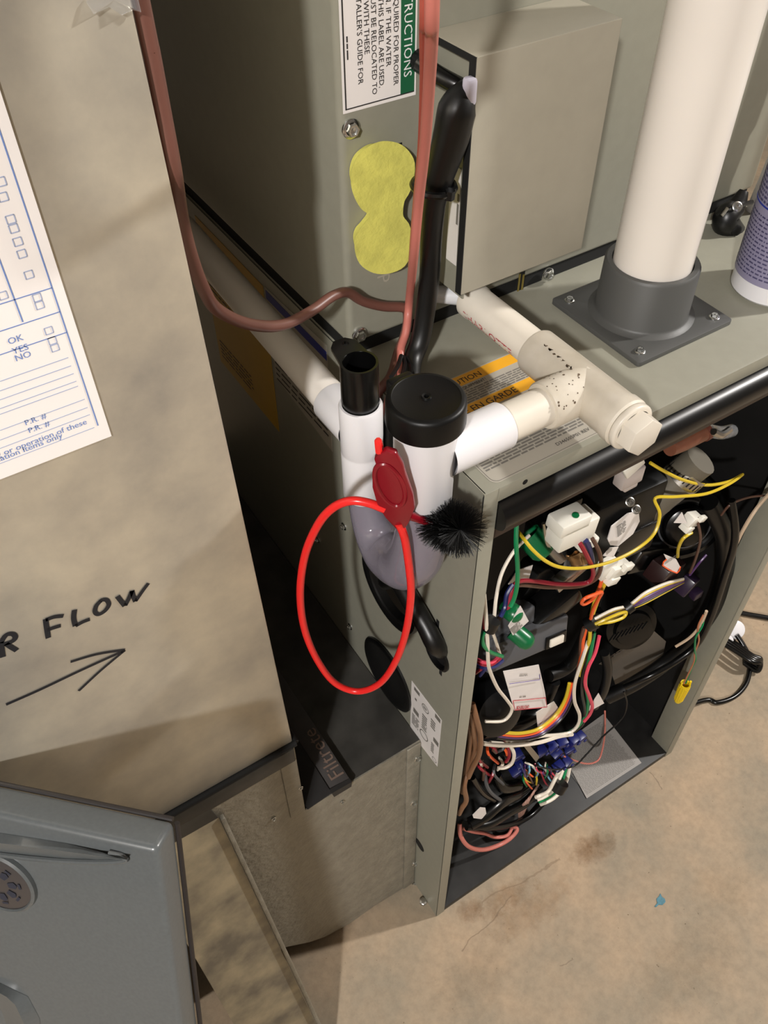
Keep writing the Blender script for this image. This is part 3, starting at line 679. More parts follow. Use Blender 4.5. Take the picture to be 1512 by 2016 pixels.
# ------------------------------------------------------------------ cables
def dist(px, py, d):
    r = ray(px, py); return CAM_POS + r.normalized() * d
cab = [(278, 10, 0), (297, 100, 0), (320, 220, 0), (341, 330, 0), (356, 425, 0), (376, 505, 0), (402, 572, 0)]
pts = [at(x, y, 1, 0.062) if i < 4 else at(x, y, 1, 0.066 + (i - 3) * 0.008) for i, (x, y, _) in enumerate(cab)]
pts += [at(430, 611, 1, 0.105), at(490, 638, 1, 0.118), at(555, 640, 1, 0.130), at(612, 613, 1, 0.143), at(655, 583, 1, 0.152), at(685, 576, 1, 0.158), at(715, 593, 1, 0.160), at(755, 603, 1, 0.160), at(795, 606, 1, 0.158), at(803, 625, 1, 0.155), at(797, 660, 1, 0.148), at(784, 695, 1, 0.140), Vector((0.010, 0.128, H + 0.008)), Vector((-0.004, 0.126, H - 0.004)), Vector((-0.0075, 0.1215, 0.80)), Vector((-0.008, 0.1215, 0.70)), Vector((-0.007, 0.1215, 0.640)), Vector((0.008, 0.1205, 0.612))]
pts = [Vector((pts[0].x - 0.004, 0.062, 1.60)), Vector((pts[0].x - 0.002, 0.062, 1.30))] + pts
tag(wire(pts, 0.0037, M_cable, 'thermostat_cable', n=10), 'brown cable hanging off the duct edge and looping across to the coil cabinet', 'cable')
pc = thing('cable_pair', 'salmon cable pair dropping straight past the white instruction label', 'cable', at(812, 500, 1, 0.15))
_q = dist(853, -90, 0.375); main = [Vector((_q.x + 0.05, _q.y + 0.10, 2.5)), Vector((_q.x + 0.035, _q.y + 0.07, 1.75)), Vector((_q.x + 0.012, _q.y + 0.02, 1.32)), dist(852, -60, 0.38), dist(850, 60, 0.41), dist(845, 160, 0.45), dist(836, 290, 0.50), dist(824, 400, 0.545), dist(815, 500, 0.58), at(806, 590, 1, 0.152), at(800, 650, 1, 0.146), at(789, 690, 1, 0.138), Vector((0.014, 0.121, H + 0.008)), Vector((0.001, 0.117, H - 0.002)), Vector((-0.0075, 0.112, 0.80)), Vector((-0.0085, 0.111, 0.70)), Vector((-0.0075, 0.109, 0.640)), Vector((0.008, 0.110, 0.612))]
MB().tube(main, 0.0031, n=10, sub=6).build('cable', M_pink, pc)
m2 = [main[0] + Vector((-0.004, 0.003, 0)), main[1] + Vector((-0.004, 0.003, 0)), main[2] + Vector((-0.004, 0.003, 0)), dist(836, -60, 0.386), dist(834, 60, 0.416), dist(834, 160, 0.457), dist(829, 290, 0.508), dist(819, 400, 0.551), dist(811, 500, 0.586), at(804, 590, 1, 0.157), at(797, 650, 1, 0.151)]
MB().tube(m2, 0.0021, n=8, sub=6).build('cable', mat('dark salmon jacket', (168, 80, 66), 0.42), pc)
# black sleeved sensor harness
sl = thing('sensor_sleeve', 'black sleeved cable curving down from the cover box clip', 'cable', at(850, 450, 1, 0.14))
sp = [at(932, 178, 1, 0.130), at(915, 186, 1, 0.128), at(900, 215, 1, 0.127), at(888, 270, 1, 0.128), at(866, 345, 1, 0.130), at(855, 400, 1, 0.132), at(849, 470, 1, 0.135), at(846, 540, 1, 0.137), at(838, 610, 1, 0.138), at(827, 670, 1, 0.135), at(812, 712, 1, 0.128), Vector((0.014, 0.108, H + 0.010)), Vector((-0.002, 0.104, H + 0.002)), Vector((-0.0088, 0.102, 0.815)), Vector((-0.0092, 0.101, 0.74)), Vector((-0.0088, 0.103, 0.655)), Vector((0.006, 0.103, 0.615))]
MB().tube(sp, [0.0060, 0.0085, 0.0118, 0.0115, 0.0094, 0.0076, 0.0074, 0.0073, 0.0072, 0.0072, 0.0070, 0.0058, 0.0052, 0.0052, 0.0052, 0.0052, 0.005], n=16, sub=6).build('sleeve', mat('black sleeve', (9, 9, 9), 0.42), sl)
MB().tube([at(826, 122, 1, 0.160), at(860, 146, 1, 0.148), at(900, 168, 1, 0.136), at(930, 182, 1, 0.130)], 0.0054, n=12).build('sensor_lead', M_black, sl)
tc0 = at(856, 366, 1, 0.131); tdir = (at(850, 450, 1, 0.133) - at(866, 300, 1, 0.129)).normalized(); tv_ = (CAM_POS - tc0).normalized(); tl = tdir.cross(tv_).normalized(); tv_ = tl.cross(tdir).normalized()
if (at(800, 366, 1, 0.131) - tc0).dot(tl) < 0: tl = -tl
tie = [tc0 + tl * (0.0125 * math.cos(t) + (0.0015 if math.cos(t) > 0 else 0)) + tv_ * 0.0120 * math.sin(t) for t in [2 * math.pi * k / 14 for k in range(14)]]
MB().tube(tie, 0.0024, n=8, sub=4, closed=True).build('cable_tie', M_black, sl)
MB().tube([tc0 - tl * 0.010 + tv_ * 0.0085 - tdir * 0.003, tc0 - tl * 0.010 + tv_ * 0.0085 + tdir * 0.003], 0.0034, n=6, sub=1).build('tie_head', M_black, sl)
# strands splaying out of the sleeve end behind the black cap
for k, (a, b) in enumerate((((790, 700), (770, 742)), ((795, 702), (792, 738)), ((800, 704), (812, 735)))):
    MB().tube([at(*a, 1, 0.128), at((a[0] + b[0]) / 2 + 3, (a[1] + b[1]) / 2, 1, 0.118), at(*b, 1, 0.105)], 0.0016, n=6).build('loose_strand', M_blackm, sl)
# sleeve that crosses the side panel between the two grommets
gp = [Vector((0.012, 0.118, 0.632)), Vector((-0.006, 0.112, 0.628)), at(782, 1140, 0, -0.0085), at(810, 1185, 0, -0.010), at(838, 1232, 0, -0.010), at(858, 1270, 0, -0.008), Vector((0.008, 0.037, 0.600))]
tag(wire(gp, [0.006, 0.0075, 0.009, 0.0088, 0.0082, 0.0086, 0.009], M_rubber, 'grommet_cable', n=14), 'short black cable crossing the side panel between two grommets', 'cable')

# ------------------------------------------------------------------ return duct, box and filter
DX0, DX1, DYF, DZ = -0.358, -0.1400, 0.055, 0.5555
duct = thing('return_duct', 'galvanised return duct with handwritten black marker lettering and arrow', 'duct', (-0.25, DYF, DZ))
DT = 1.60; DXT = DX1 - 0.0205 * (DT - DZ)
MB().add([(DX0, DYF, DZ), (DX1, DYF, DZ), (DX1, 0.55, DZ), (DX0, 0.55, DZ), (DX0, DYF, DT), (DXT, DYF, DT), (DXT, 0.55, DT), (DX0, 0.55, DT)], [(0,3,2,1),(4,5,6,7),(0,1,5,4),(1,2,6,5),(2,3,7,6),(3,0,4,7)]).build('duct_body', M_duct, duct, bevel=0.0015)
MB().tube([(DX0, DYF - 0.001, DZ - 0.002), (-0.25, DYF - 0.0015, DZ - 0.0025), (DX1 + 0.002, DYF - 0.001, DZ - 0.002)], 0.0032, n=10).tube([(DX1 + 0.002, DYF - 0.001, DZ - 0.002), (DX1 + 0.002, 0.5, DZ - 0.002)], 0.0032, n=10).build('edge_gasket', M_gap, duct)
def stroke(mb, pts, w):
    q = [at(x, y, 1, DYF - 0.0004) for x, y in pts]
    # resample smooth
    P = []
    for i in range(len(q) - 1):
        p0, p1, p2, p3 = q[max(i - 1, 0)], q[i], q[i + 1], q[min(i + 2, len(q) - 1)]
        for k in range(5):
            t = k / 5; P.append(0.5 * ((2 * p1) + (p2 - p0) * t + (2 * p0 - 5 * p1 + 4 * p2 - p3) * t * t + (3 * p1 - p0 - 3 * p2 + p3) * t ** 3))
    P.append(q[-1]); vs = []
    for i, c in enumerate(P):
        d = (P[min(i + 1, len(P) - 1)] - P[max(i - 1, 0)]); d.normalize(); nn = Vector((-d.z, 0, d.x)) * w / 2
        vs += [c + nn, c - nn]
    mb.add(vs, [(2 * i, 2 * i + 1, 2 * i + 3, 2 * i + 2) for i in range(len(P) - 1)])
mk = MB()
C = lambda X, Y: (X * 0.3968, 1050 + Y * 0.3968)
for s, w in (([(15, 615), (8, 570), (4, 540)], .0032), ([(2, 545), (30, 505), (62, 500), (76, 515), (62, 535), (20, 550)], .0032), ([(30, 548), (55, 565), (84, 582)], .0032),
             ([(240, 520), (232, 470), (226, 425)], .0032), ([(226, 430), (270, 415), (315, 410)], .0030), ([(234, 480), (268, 468), (302, 458)], .0030),
             ([(370, 380), (366, 420), (374, 460)], .0032), ([(374, 460), (410, 440), (446, 426)], .0030),
             ([(500, 335), (478, 360), (472, 390), (490, 402), (520, 385), (540, 355), (530, 332), (508, 330), (496, 338)], .0030),
             ([(582, 312), (600, 335), (620, 360)], .0032), ([(620, 360), (640, 322), (655, 285)], .0030), ([(655, 285), (662, 312), (672, 338)], .0030), ([(672, 338), (705, 290), (736, 248)], .0026),
             ([(30, 850), (200, 775), (400, 680), (620, 580)], .0024), ([(350, 638), (480, 600), (620, 578)], .0022), ([(390, 782), (500, 680), (620, 580)], .0022)):
    stroke(mk, [C(*q) for q in s], w)
mk.build('marker_lettering', M_marker, duct, smooth=False, label='handwritten black marker')
# paper form taped to the duct
FX0, FX1, FZ0, FZ1 = -0.345, -0.2075, 0.9515, 1.30
form = thing('checklist_form', 'white installation checklist sheet with blue ruled boxes stuck on the duct', 'paper', (-0.27, DYF, FZ0))
MB().box((FX0, DYF - 0.0012, FZ0), (FX1, DYF - 0.0006, FZ1)).build('sheet', M_paper, form)
fy = DYF - 0.0014
fp = lambda px, py: at(px, py, 1, fy)
ln = MB(); lg = MB()
def rule(mb, a, b, w=0.0005):
    a, b = Vector(a), Vector(b); d = (b - a).normalized(); nn = Vector((-d.z, 0, d.x)) * w / 2
    mb.quad(a - nn, b - nn, b + nn, a + nn)
xr = fp(193, 838).x
rule(ln, (xr, fy, fp(193, 838).z), (xr, fy, FZ1 - 0.01), 0.0006)
xc = fp(45, 634).x
rule(ln, (xc, fy, fp(45, 634).z), (xc, fy, FZ1 - 0.01), 0.0006)
for px, py, x0, x1 in ((104, 566, FX0, xr), (120, 613, FX0, xr), (132, 654, FX0, xr)):
    z = fp(px, py).z; rule(ln, (x0, fy, z), (x1, fy, z), 0.0005)
for px, py in ((140, 702), (146, 718), (152, 733), (157, 748), (162, 757), (172, 784), (178, 800), (180, 815), (195, 838)):
    z = fp(px, py).z; rule(lg, (FX0, fy, z), (xr - 0.003 if py < 780 else xr - 0.002, fy, z), 0.00045)
for bx, by in ((2, 358), (6, 388), (21, 432), (27, 450), (35, 476), (43, 500), (57, 541), (6, 582), (73, 586), (78, 601), (96, 651), (103, 671), (108, 685), (-30, 640)):
    c = fp(bx, by); h = 0.0017
    for a, b in (((-h, -h), (h, -h)), ((h, -h), (h, h)), ((h, h), (-h, h)), ((-h, h), (-h, -h))): rule(lg, (c.x + a[0], fy, c.z + a[1]), (c.x + b[0], fy, c.z + b[1]), 0.0005)
ln.build('form_rules', M_blueink, form, smooth=False); lg.build('form_boxes', M_blueink2, form, smooth=False)
def ft(txt, px, py, size, al='LEFT'):
    c = fp(px, py); return (txt, (c.x, fy, c.z), XR, ZU, size, al)
for _t in ([ft('OK', 17, 679, 0.0046), ft('YES', 26, 698, 0.0046), ft('NO', 31, 712, 0.0046), ft('P.R. #', 50, 838, 0.0043), ft('P.R. #', 57, 853, 0.0043),
           ft('for the firing or operation of these', 172, 834, 0.0047, 'RIGHT'), ft('and installation items only', 124, 861, 0.0047, 'RIGHT')]): text_mesh([_t], None).build('form_lettering', M_blueink, form)
# clear tape at the top
tq = MB(); base = [(170, 5), (185, 28), (215, 14), (240, 30), (262, 20), (278, 24), (270, -10), (240, -25), (190, -20)]
tv = [at(x, y, 1, DYF - 0.0012 - 0.0016 * (i % 2)) for i, (x, y) in enumerate(base)]
tc_ = at(225, 0, 1, DYF - 0.002)
tq.add(tv + [tc_] + [v + Vector((0, 0.0008, 0)) for v in tv], [(i, (i + 1) % 9, 9) for i in range(9)] + [(i, (i + 1) % 9, 10 + (i + 1) % 9, 10 + i) for i in range(9)])
tag(tq.build('clear_tape', M_clear, smooth=False), 'crumpled clear tape patch holding the brown cable to the duct', 'tape')

box = thing('return_box', 'dull galvanised return air box on the floor joined to the furnace side', 'duct', (-0.14, DYF, 0))
BT = 0.4125
out = [(-0.001, BT), (-0.1395, BT), (-0.1395, DZ - 0.006), (-0.285, DZ - 0.006), (-0.285, 0.085), (-0.198, 0.077), (-0.165, 0.036), (-0.143, 0.017), (-0.106, 0.005), (-0.065, 0.0085), (-0.001, 0.0)]
MB().plate(out, [], (0, DYF, 0), (1, 0, 0), (0, 0, 1), -0.0015).build('front_sheet', M_galv, box)
MB().box((-0.087, DYF + 0.0016, BT - 0.0015), (-0.001, 0.60, BT)).build('top_sheet', M_galvdark, box, label='dark galvanised top sheet')
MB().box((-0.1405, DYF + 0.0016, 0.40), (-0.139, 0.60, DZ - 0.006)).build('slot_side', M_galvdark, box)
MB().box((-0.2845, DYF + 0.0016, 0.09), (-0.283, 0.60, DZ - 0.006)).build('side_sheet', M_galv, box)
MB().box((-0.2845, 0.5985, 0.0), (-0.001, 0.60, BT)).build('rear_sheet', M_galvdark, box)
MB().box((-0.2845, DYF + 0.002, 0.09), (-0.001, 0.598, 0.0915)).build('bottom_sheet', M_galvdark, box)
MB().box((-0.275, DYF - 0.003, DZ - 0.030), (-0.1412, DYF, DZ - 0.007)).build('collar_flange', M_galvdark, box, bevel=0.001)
MB().box((-0.0185, DYF - 0.0022, 0.004), (-0.0012, DYF, BT - 0.001)).build('end_flange', M_galv, box, bevel=0.0008)
MB().box((-0.1560, DYF - 0.0012, BT + 0.004), (-0.1400, DYF, DZ - 0.031)).build('seam_strip', M_galv, box, bevel=0.0004)
for q in ((822, 1493), (814, 1580), (816, 1700), (816, 1739)):
    p = at(*q, 1, DYF - 0.002); hexscrew(box, (p.x, DYF - 0.002, p.z), (0, -1, 0), 0.0034)
for q in ((592, 1551), (674, 1579), (539, 1612)):
    p = at(*q, 1, DYF - 0.001); hexscrew(box, (p.x, DYF - 0.001, p.z), (0, -1, 0), 0.0018)
# sloping apron in front of the box
ad = Vector((0.0328, -0.2132, -0.9765)).normalized(); a0 = Vector((-0.2212, DYF - 0.002, 0.5065)); an = XR.cross(ad).normalized()
if an.y > 0: an = -an
L_ = 0.505
MB().sheet([a0, a0 + ad * L_, a0 + ad * L_ - XR * 0.078, a0 - XR * 0.073], an, 0.0015).build('sloping_apron', M_apron, box, label='mottled sloping galvanised apron')
rb = MB(); a1 = a0 + XR * 0.0005
rb.sheet([a1, a1 + ad * L_, a1 + ad * L_ + XR * 0.0045, a1 + XR * 0.0045], an, 0.006); rb.build('apron_seam', M_galv, box, bevel=0.001)
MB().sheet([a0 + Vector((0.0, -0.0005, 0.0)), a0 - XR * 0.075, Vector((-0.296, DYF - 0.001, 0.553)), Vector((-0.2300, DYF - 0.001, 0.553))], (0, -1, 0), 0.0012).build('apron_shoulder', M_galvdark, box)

flt = thing('air_filter', 'black-framed air filter standing in the slot of the return box', 'filter', (-0.1, DYF, BT))
MB().box((-0.1105, DYF + 0.0005, 0.095), (-0.0875, 0.57, 0.4235)).build('filter_frame', M_filter2, flt, bevel=0.0008)
MB().sheet([(-0.1108, DYF - 0.004, 0.4240), (-0.1108, 0.56, 0.4240), (-0.1385, 0.56, 0.4200), (-0.1385, DYF - 0.004, 0.4200)], ZU, 0.0012).build('cardboard_flap', M_filter, flt)
MB().sheet([(-0.1110, DYF - 0.0045, 0.4252), (-0.1088, DYF - 0.0045, 0.4140), (-0.0885, DYF - 0.0045, 0.4140), (-0.0875, DYF - 0.0045, 0.4235)], (0, 1, 0), 0.005).build('end_flap', M_filter, flt)
text_mesh([('Filtrete', (-0.0895, DYF + 0.006, 0.4241), YU, (-1, 0, 0), 0.0218, 'LEFT')], None).build('frame_lettering', M_filtext, flt)

# ------------------------------------------------------------------ furnace door leaning in the lower left
P1 = dist(310, 1672, 0.54); PD = (dist(355, 2016, 0.66) - P1).normalized()
_u = ray(0, 1605).normalized(); P3 = CAM_POS + _u * (-PD.dot(CAM_POS - P1) / PD.dot(_u))
U = (P3 - P1).normalized(); U = (U - PD * U.dot(PD)).normalized(); NN = U.cross(PD).normalized()
if NN.dot(CAM_POS - P1) < 0: NN = -NN
hgt = P1.z / -PD.z - 0.003
door = thing('furnace_door', 'blue-grey enamelled furnace door panel leaning against the duct', 'panel', P1 + PD * hgt)
DW = 0.445
def dpt(u, v, h=0.0): return P1 + U * u + PD * v + NN * h
def dpx(px, py, h=0.0): return onplane(px, py, P1 + NN * h, NN)
MB().add([dpt(u, v, h) for h in (0, -0.022) for u, v in ((0, 0), (DW, 0), (DW, hgt - 0.012), (0, hgt - 0.012))], [(0, 1, 2, 3), (7, 6, 5, 4), (0, 4, 5, 1), (1, 5, 6, 2), (2, 6, 7, 3), (3, 7, 4, 0)]).build('door_skin', M_door, door, bevel=0.004, seg=3)
MB().tube([dpt(0.002, 0.001, -0.0235), dpt(DW - 0.002, 0.001, -0.0225)], 0.0016, n=8, sub=1).tube([dpt(-0.001, 0.002, -0.0225), dpt(-0.001, hgt - 0.012, -0.0225)], 0.0016, n=8, sub=1).build('edge_trim', mat('dark brown trim', (34, 29, 28), 0.5), door)
# crescent shaped pressing
def lens(mb, top, bot, h):
    n = len(top); vs = []
    for a, b in zip(top, bot):
        mid = ((a[0] + b[0]) / 2, (a[1] + b[1]) / 2)
        vs += [dpx(*a, 0.0002), dpx(*mid, h), dpx(*b, 0.0002)]
    mb.add(vs, [(3 * i + k, 3 * i + k + 1, 3 * i + 3 + k + 1, 3 * i + 3 + k) for i in range(n - 1) for k in (0, 1)])
mb = MB(); lens(mb, [(-90, 1622), (0, 1640), (60, 1649), (130, 1660), (190, 1674), (230, 1686), (249, 1692)], [(-90, 1668), (0, 1680), (60, 1686), (130, 1693), (190, 1695), (230, 1694), (249, 1693)], 0.0055)
mb.build('pressed_crescent', M_door, door)
rg = [dpx(x, y, 0.0015) for x, y in ((-90, 1671), (0, 1682), (60, 1689), (130, 1695), (190, 1697), (228, 1696), (249, 1692), (236, 1684), (215, 1679))]
MB().tube(rg, 0.0017, n=8, sub=5).build('crescent_edge', M_door, door)
mb = MB(); lens(mb, [(-60, 1925), (0, 1935), (30, 1950), (55, 1962), (78, 2005), (82, 2040)], [(-60, 2060), (-20, 1965), (-5, 1975), (5, 1995), (14, 2020), (18, 2045)], 0.006)
mb.build('pressed_recess', M_door, door)
bcx, bcy = 2, 1733
bc_ = dpx(bcx, bcy, 0.0); eu = (dpx(bcx + 57, bcy + 14, 0) - bc_); ev = (dpx(bcx, bcy - 53, 0) - bc_); 
rb_ = (eu.length + ev.length) / 2; ev = NN.cross(eu).normalized() * rb_; eu = eu.normalized() * rb_
def disc(mb, prof, n=40):
    vs = []; fs = []
    for r, h in prof: vs += [bc_ + (eu * math.cos(2 * math.pi * i / n) + ev * math.sin(2 * math.pi * i / n)) * r + NN * h for i in range(n)]
    for k in range(len(prof) - 1): fs += [(k * n + i, k * n + (i + 1) % n, (k + 1) * n + (i + 1) % n, (k + 1) * n + i) for i in range(n)]
    mb.add(vs, fs)
mb = MB(); disc(mb, [(1.12, 0.0002), (1.1, 0.0025), (1.02, 0.0035), (0.98, 0.0025)]); mb.build('badge_rim', M_door, door)
mb = MB(); disc(mb, [(0.985, 0.0022), (0.9, 0.0028), (0.001, 0.0030)]); bd = mb.build('badge', mat('pewter badge', (84, 80, 80), 0.35, metal=0.5), door, label='round pewter badge')
mb = MB()
for k in range(8):
    a = k * math.pi / 4 + 0.2
    e_ = lambda r, t: bc_ + (eu * math.cos(t) + ev * math.sin(t)) * r + NN * 0.0034
    mb.add([e_(0.34, a - 0.25), e_(0.34, a + 0.25), e_(0.56, a + 0.22), e_(0.62, a), e_(0.56, a - 0.22)], [(0, 1, 2, 3, 4)])
    mb.add([e_(0.66, a - 0.18), e_(0.66, a + 0.12), e_(0.74, a + 0.1), e_(0.74, a - 0.16)], [(0, 1, 2, 3)])
mb.build('badge_emblem', mat('dark blue emblem', (34, 40, 56), 0.4), bd, smooth=False)

# ------------------------------------------------------------------ spray can, valve boot on the furnace top
BCX, BCY = 0.3450, 0.0600
bot = thing('chemical_bottle', 'white bottle with purple printed label standing on the furnace top', 'bottle', (BCX, BCY, H))
MB().lathe((BCX, BCY, H + 0.0003), ZU, [(0.0, 0), (0.0290, 0), (0.0322, 0.003), (0.0325, 0.150), (0.029, 0.162), (0.016, 0.172), (0.012, 0.176), (0, 0.176)], n=44).build('bottle_body', M_white, bot)
MB().lathe((BCX, BCY, H + 0.174), ZU, [(0.0135, 0), (0.0135, 0.018), (0, 0.018)], n=24).build('bottle_cap', M_white, bot)
bl = MB().lathe((BCX, BCY, H + 0.0175), ZU, [(0.0324, 0), (0.0329, 0.0002), (0.0329, 0.118), (0.0324, 0.1182)], n=56).build('wrap_label', mat('lavender label', (140, 135, 160), 0.45), bot)
mb = MB(); g = random.Random(5)
for row in range(32):
    z = H + 0.023 + row * 0.0034
    if row in (15, 16, 24): continue
    a = math.radians(120)
    while a < math.radians(300):
        wd = g.uniform(0.03, 0.14); hh = 0.0013 if row < 15 else 0.0018
        vs = []
        for t in (a, a + wd / 2, a + wd):
            vs += [(BCX + math.cos(t) * 0.0331, BCY + math.sin(t) * 0.0331, z), (BCX + math.cos(t) * 0.0331, BCY + math.sin(t) * 0.0331, z + hh)]
        mb.add(vs, [(0, 2, 3, 1), (2, 4, 5, 3)]); a += wd + 0.035
mb.build('label_print', mat('dark violet print', (70, 66, 100), 0.6), bl, smooth=False)
MB().lathe((BCX, BCY, H + 0.078), ZU, [(0.0329, 0), (0.0332, 0.0001), (0.0332, 0.0012), (0.0329, 0.0013)], n=56).lathe((BCX, BCY, H + 0.133), ZU, [(0.0329, 0), (0.0332, 0.0001), (0.0332, 0.0012), (0.0329, 0.0013)], n=56).build('label_stripe', M_bsticker, bl)
vc = at(1440, 445, 1, 0.150)
vb_ = thing('line_boot', 'black rubber boot with bright clamp screws behind the vent pipe', 'fitting', vc)
MB().tube([at(1465, 375, 1, 0.150), at(1448, 408, 1, 0.148), at(1428, 430, 1, 0.146), at(1440, 460, 1, 0.146), at(1462, 482, 1, 0.148), at(1480, 470, 1, 0.15)], [0.004, 0.009, 0.0115, 0.0125, 0.010, 0.006], n=18).build('boot', M_rubber, vb_)
MB().tube([at(1412, 422, 1, 0.150), at(1445, 408, 1, 0.140), at(1480, 398, 1, 0.145)], 0.0022, n=8).build('boot_band', M_rubber, vb_)
p = at(1451, 407, 1, 0.134); hexscrew(vb_, p, (-0.3, -0.7, 0.6), 0.0034)
p = at(1427, 417, 1, 0.136); MB().box((-0.0014, -0.001, -0.004), (0.0014, 0.001, 0.004), Matrix.Translation(p) @ Matrix.Rotation(0.7, 4, 'Y')).build('clamp_tail', M_steel, vb_, bevel=0.0004)
MB().lathe(at(1447, 452, 1, 0.136), (-0.3, -0.8, 0.2), [(0.005, 0), (0.005, 0.003), (0.003, 0.004), (0, 0.004)], n=14).build('drain_stub', M_blackm, vb_)
MB().cyl(at(1400, 478, 1, CY - 0.0005), at(1400, 478, 1, CY - 0.004), 0.0042, n=14).build('red_cap', M_dred, vb_)
lt = MB().tube([at(1474, 440, 1, 0.158), at(1490, 400, 1, 0.155), at(1520, 330, 1, 0.15), at(1560, 230, 1, 0.15), at(1560, 230, 1, 0.15) + Vector((0.01, 0.0, 0.15)), at(1560, 230, 1, 0.15) + Vector((0.01, 0.0, 1.2))], 0.0072, n=16).build('liquid_line', M_white)
tag(lt, 'slim white line rising behind the purple-labelled bottle', 'pipe')

# ------------------------------------------------------------------ inside the furnace
# gas valve
gc = inn(1165, 1020, 0.075)
gv = thing('gas_valve', 'black gas valve with white plug and pale round label under the rail', 'valve', gc)
mtx = Matrix.Translation(gc) @ Matrix.Rotation(math.radians(-4), 4, 'Z')
MB().box((-0.055, -0.030, -0.035), (0.058, 0.035, 0.052), mtx).build('valve_body', M_blackm, gv, bevel=0.004)
MB().box((-0.058, -0.022, 0.0), (-0.040, 0.028, 0.070), mtx).build('valve_housing', M_black, gv, bevel=0.003)
MB().box((0.004, -0.033, -0.045), (0.060, -0.010, -0.005), mtx).build('valve_housing', M_black, gv, bevel=0.003)
wp = MB()
for q, dx, h, dz in (((1128, 1042), 0.021, 0.015, 0.013), ((1122, 1026), 0.017, 0.012, 0.007), ((1150, 1062), 0.010, 0.006, 0.006)):
    c = inn(*q, 0.036); wp.box((-dx, -0.009, -dz), (dx, 0.012, dz), Matrix.Translation(c) @ Matrix.Rotation(0.1, 4, 'Y'))
wp.build('white_plug', M_nylon, gv, bevel=0.002)
c = at(1133, 1015, 2, inn(1122, 1026, 0.036).z + 0.0068); MB().cyl(c, c + Vector((0, 0, 0.0008)), 0.0032, n=14).build('green_dot', M_greenp, gv)
rl = [inn(x, y, 0.040) for x, y in ((1195, 1060), (1203, 1035), (1235, 1010), (1256, 1006), (1258, 1025), (1245, 1050), (1216, 1074), (1200, 1072))]
lab = MB().sheet(rl, (0, -1, 0), 0.001).build('round_label', M_label, gv)
mq = MB(); microprint(mq, inn(1216, 1058, 0.0385), (0.92, 0, 0.3), (-0.3, 0, 0.92), 0.012, 0.02, 8, 61); mq.build('label_print', M_greyink, lab)
for q in ((1240, 988), (1252, 1003)):
    c = inn(*q, 0.036); hexscrew(gv, c, (-0.2, -0.6, 0.7), 0.0034)
for q in ((1128, 1090), (1142, 1086)):
    c = inn(*q, 0.045); MB().lathe(c, (0, -0.6, -0.7), [(0.007, 0), (0.007, 0.004), (0.0055, 0.006), (0.0055, 0.012), (0, 0.012)], n=16).build('brass_port', mat('dull brass', (150, 116, 78), 0.35, metal=0.8), gv)
MB().tube([inn(1070, 1030, 0.05), inn(1075, 1065, 0.046), inn(1082, 1078, 0.044)], 0.0018, n=6).tube([inn(1082, 1035, 0.05), inn(1086, 1062, 0.046), inn(1090, 1074, 0.044)], 0.0018, n=6).build('clip_wires', M_steel, gv)
c = inn(1105, 1098, 0.055); MB().lathe(c, (0.4, -0.6, -0.6), [(0.0075, -0.02), (0.0075, 0), (0.0068, 0.002), (0, 0.002)], n=18).build('adjuster', M_steel, gv)
# burner gear under the rail
bt = thing('burner_fittings', 'copper coloured fitting with clear hose clamp tucked under the black rail', 'fitting', inn(1370, 862, 0.03))
MB().tube([inn(1318, 882, 0.026), inn(1345, 872, 0.026), inn(1392, 848, 0.026)], 0.0072, n=18, sub=2).build('copper_fitting', mat('reddish fitting', (112, 68, 50), 0.45, noise=0.15, nscale=80), bt)
MB().cyl(inn(1384, 853, 0.026), inn(1391, 849, 0.026), 0.0080, n=20).build('fitting_ring', mat('dark red ring', (96, 52, 40), 0.5), bt)
MB().tube([inn(1396, 848, 0.026), inn(1420, 852, 0.022), inn(1440, 848, 0.026)], 0.0060, n=14).build('clear_sleeve', M_clear, bt)
MB().tube([inn(1405, 850, 0.016), inn(1420, 856, 0.014), inn(1436, 846, 0.018)], 0.0032, n=8).build('hose_clip', M_steel, bt)
# white clip hanging at the rail
wc = thing('wire_clip', 'small clear white wire clip hanging below the black rail', 'clip', inn(1243, 925, 0.028))
c = inn(1240, 930, 0.028)
MB().box((-0.012, -0.006, -0.012), (0.012, 0.006, 0.006), Matrix.Translation(c)).box((-0.006, -0.005, -0.018), (0.009, 0.005, -0.010), Matrix.Translation(c)).build('clip_body', mat('frosted nylon', (196, 184, 178), 0.35, trans=0.3), wc, bevel=0.0015)
c = inn(1247, 918, 0.019); MB().box((-0.010, -0.002, -0.007), (0.010, 0.002, 0.007), Matrix.Translation(c) @ Matrix.Rotation(-0.5, 4, 'Y')).build('clip_face', M_nylon, wc, bevel=0.001)
# rubber elbow with clamp
el = thing('rubber_elbow', 'grey rubber elbow held by a slotted steel hose clamp', 'hose', inn(1310, 970, 0.045))
MB().tube([inn(1245, 1060, 0.06), inn(1262, 1018, 0.058), inn(1290, 982, 0.055), inn(1325, 952, 0.05), inn(1355, 925, 0.045), inn(1380, 905, 0.04)], [0.012, 0.015, 0.018, 0.018, 0.0165, 0.0165], n=20).build('elbow', mat('grey rubber', (98, 92, 80), 0.5), el)
pa, pb = inn(1338, 945, 0.047), inn(1362, 924, 0.044)
ck = MB().cyl(pa, pb, 0.0192, n=32, cap=False).build('hose_clamp', M_steel, el)
mb = MB(); d, u, w = mb.frame(pa, pb)
for k in range(26):
    a = 2 * math.pi * k / 26; c = pa.lerp(pb, 0.5) + (u * math.cos(a) + w * math.sin(a)) * 0.0194
    t = (w * math.cos(a) - u * math.sin(a)) * 0.0007; l = d * 0.004
    mb.quad(c - t - l, c + t - l, c + t + l, c - t + l)
mb.build('clamp_slots', M_gap, ck, smooth=False)
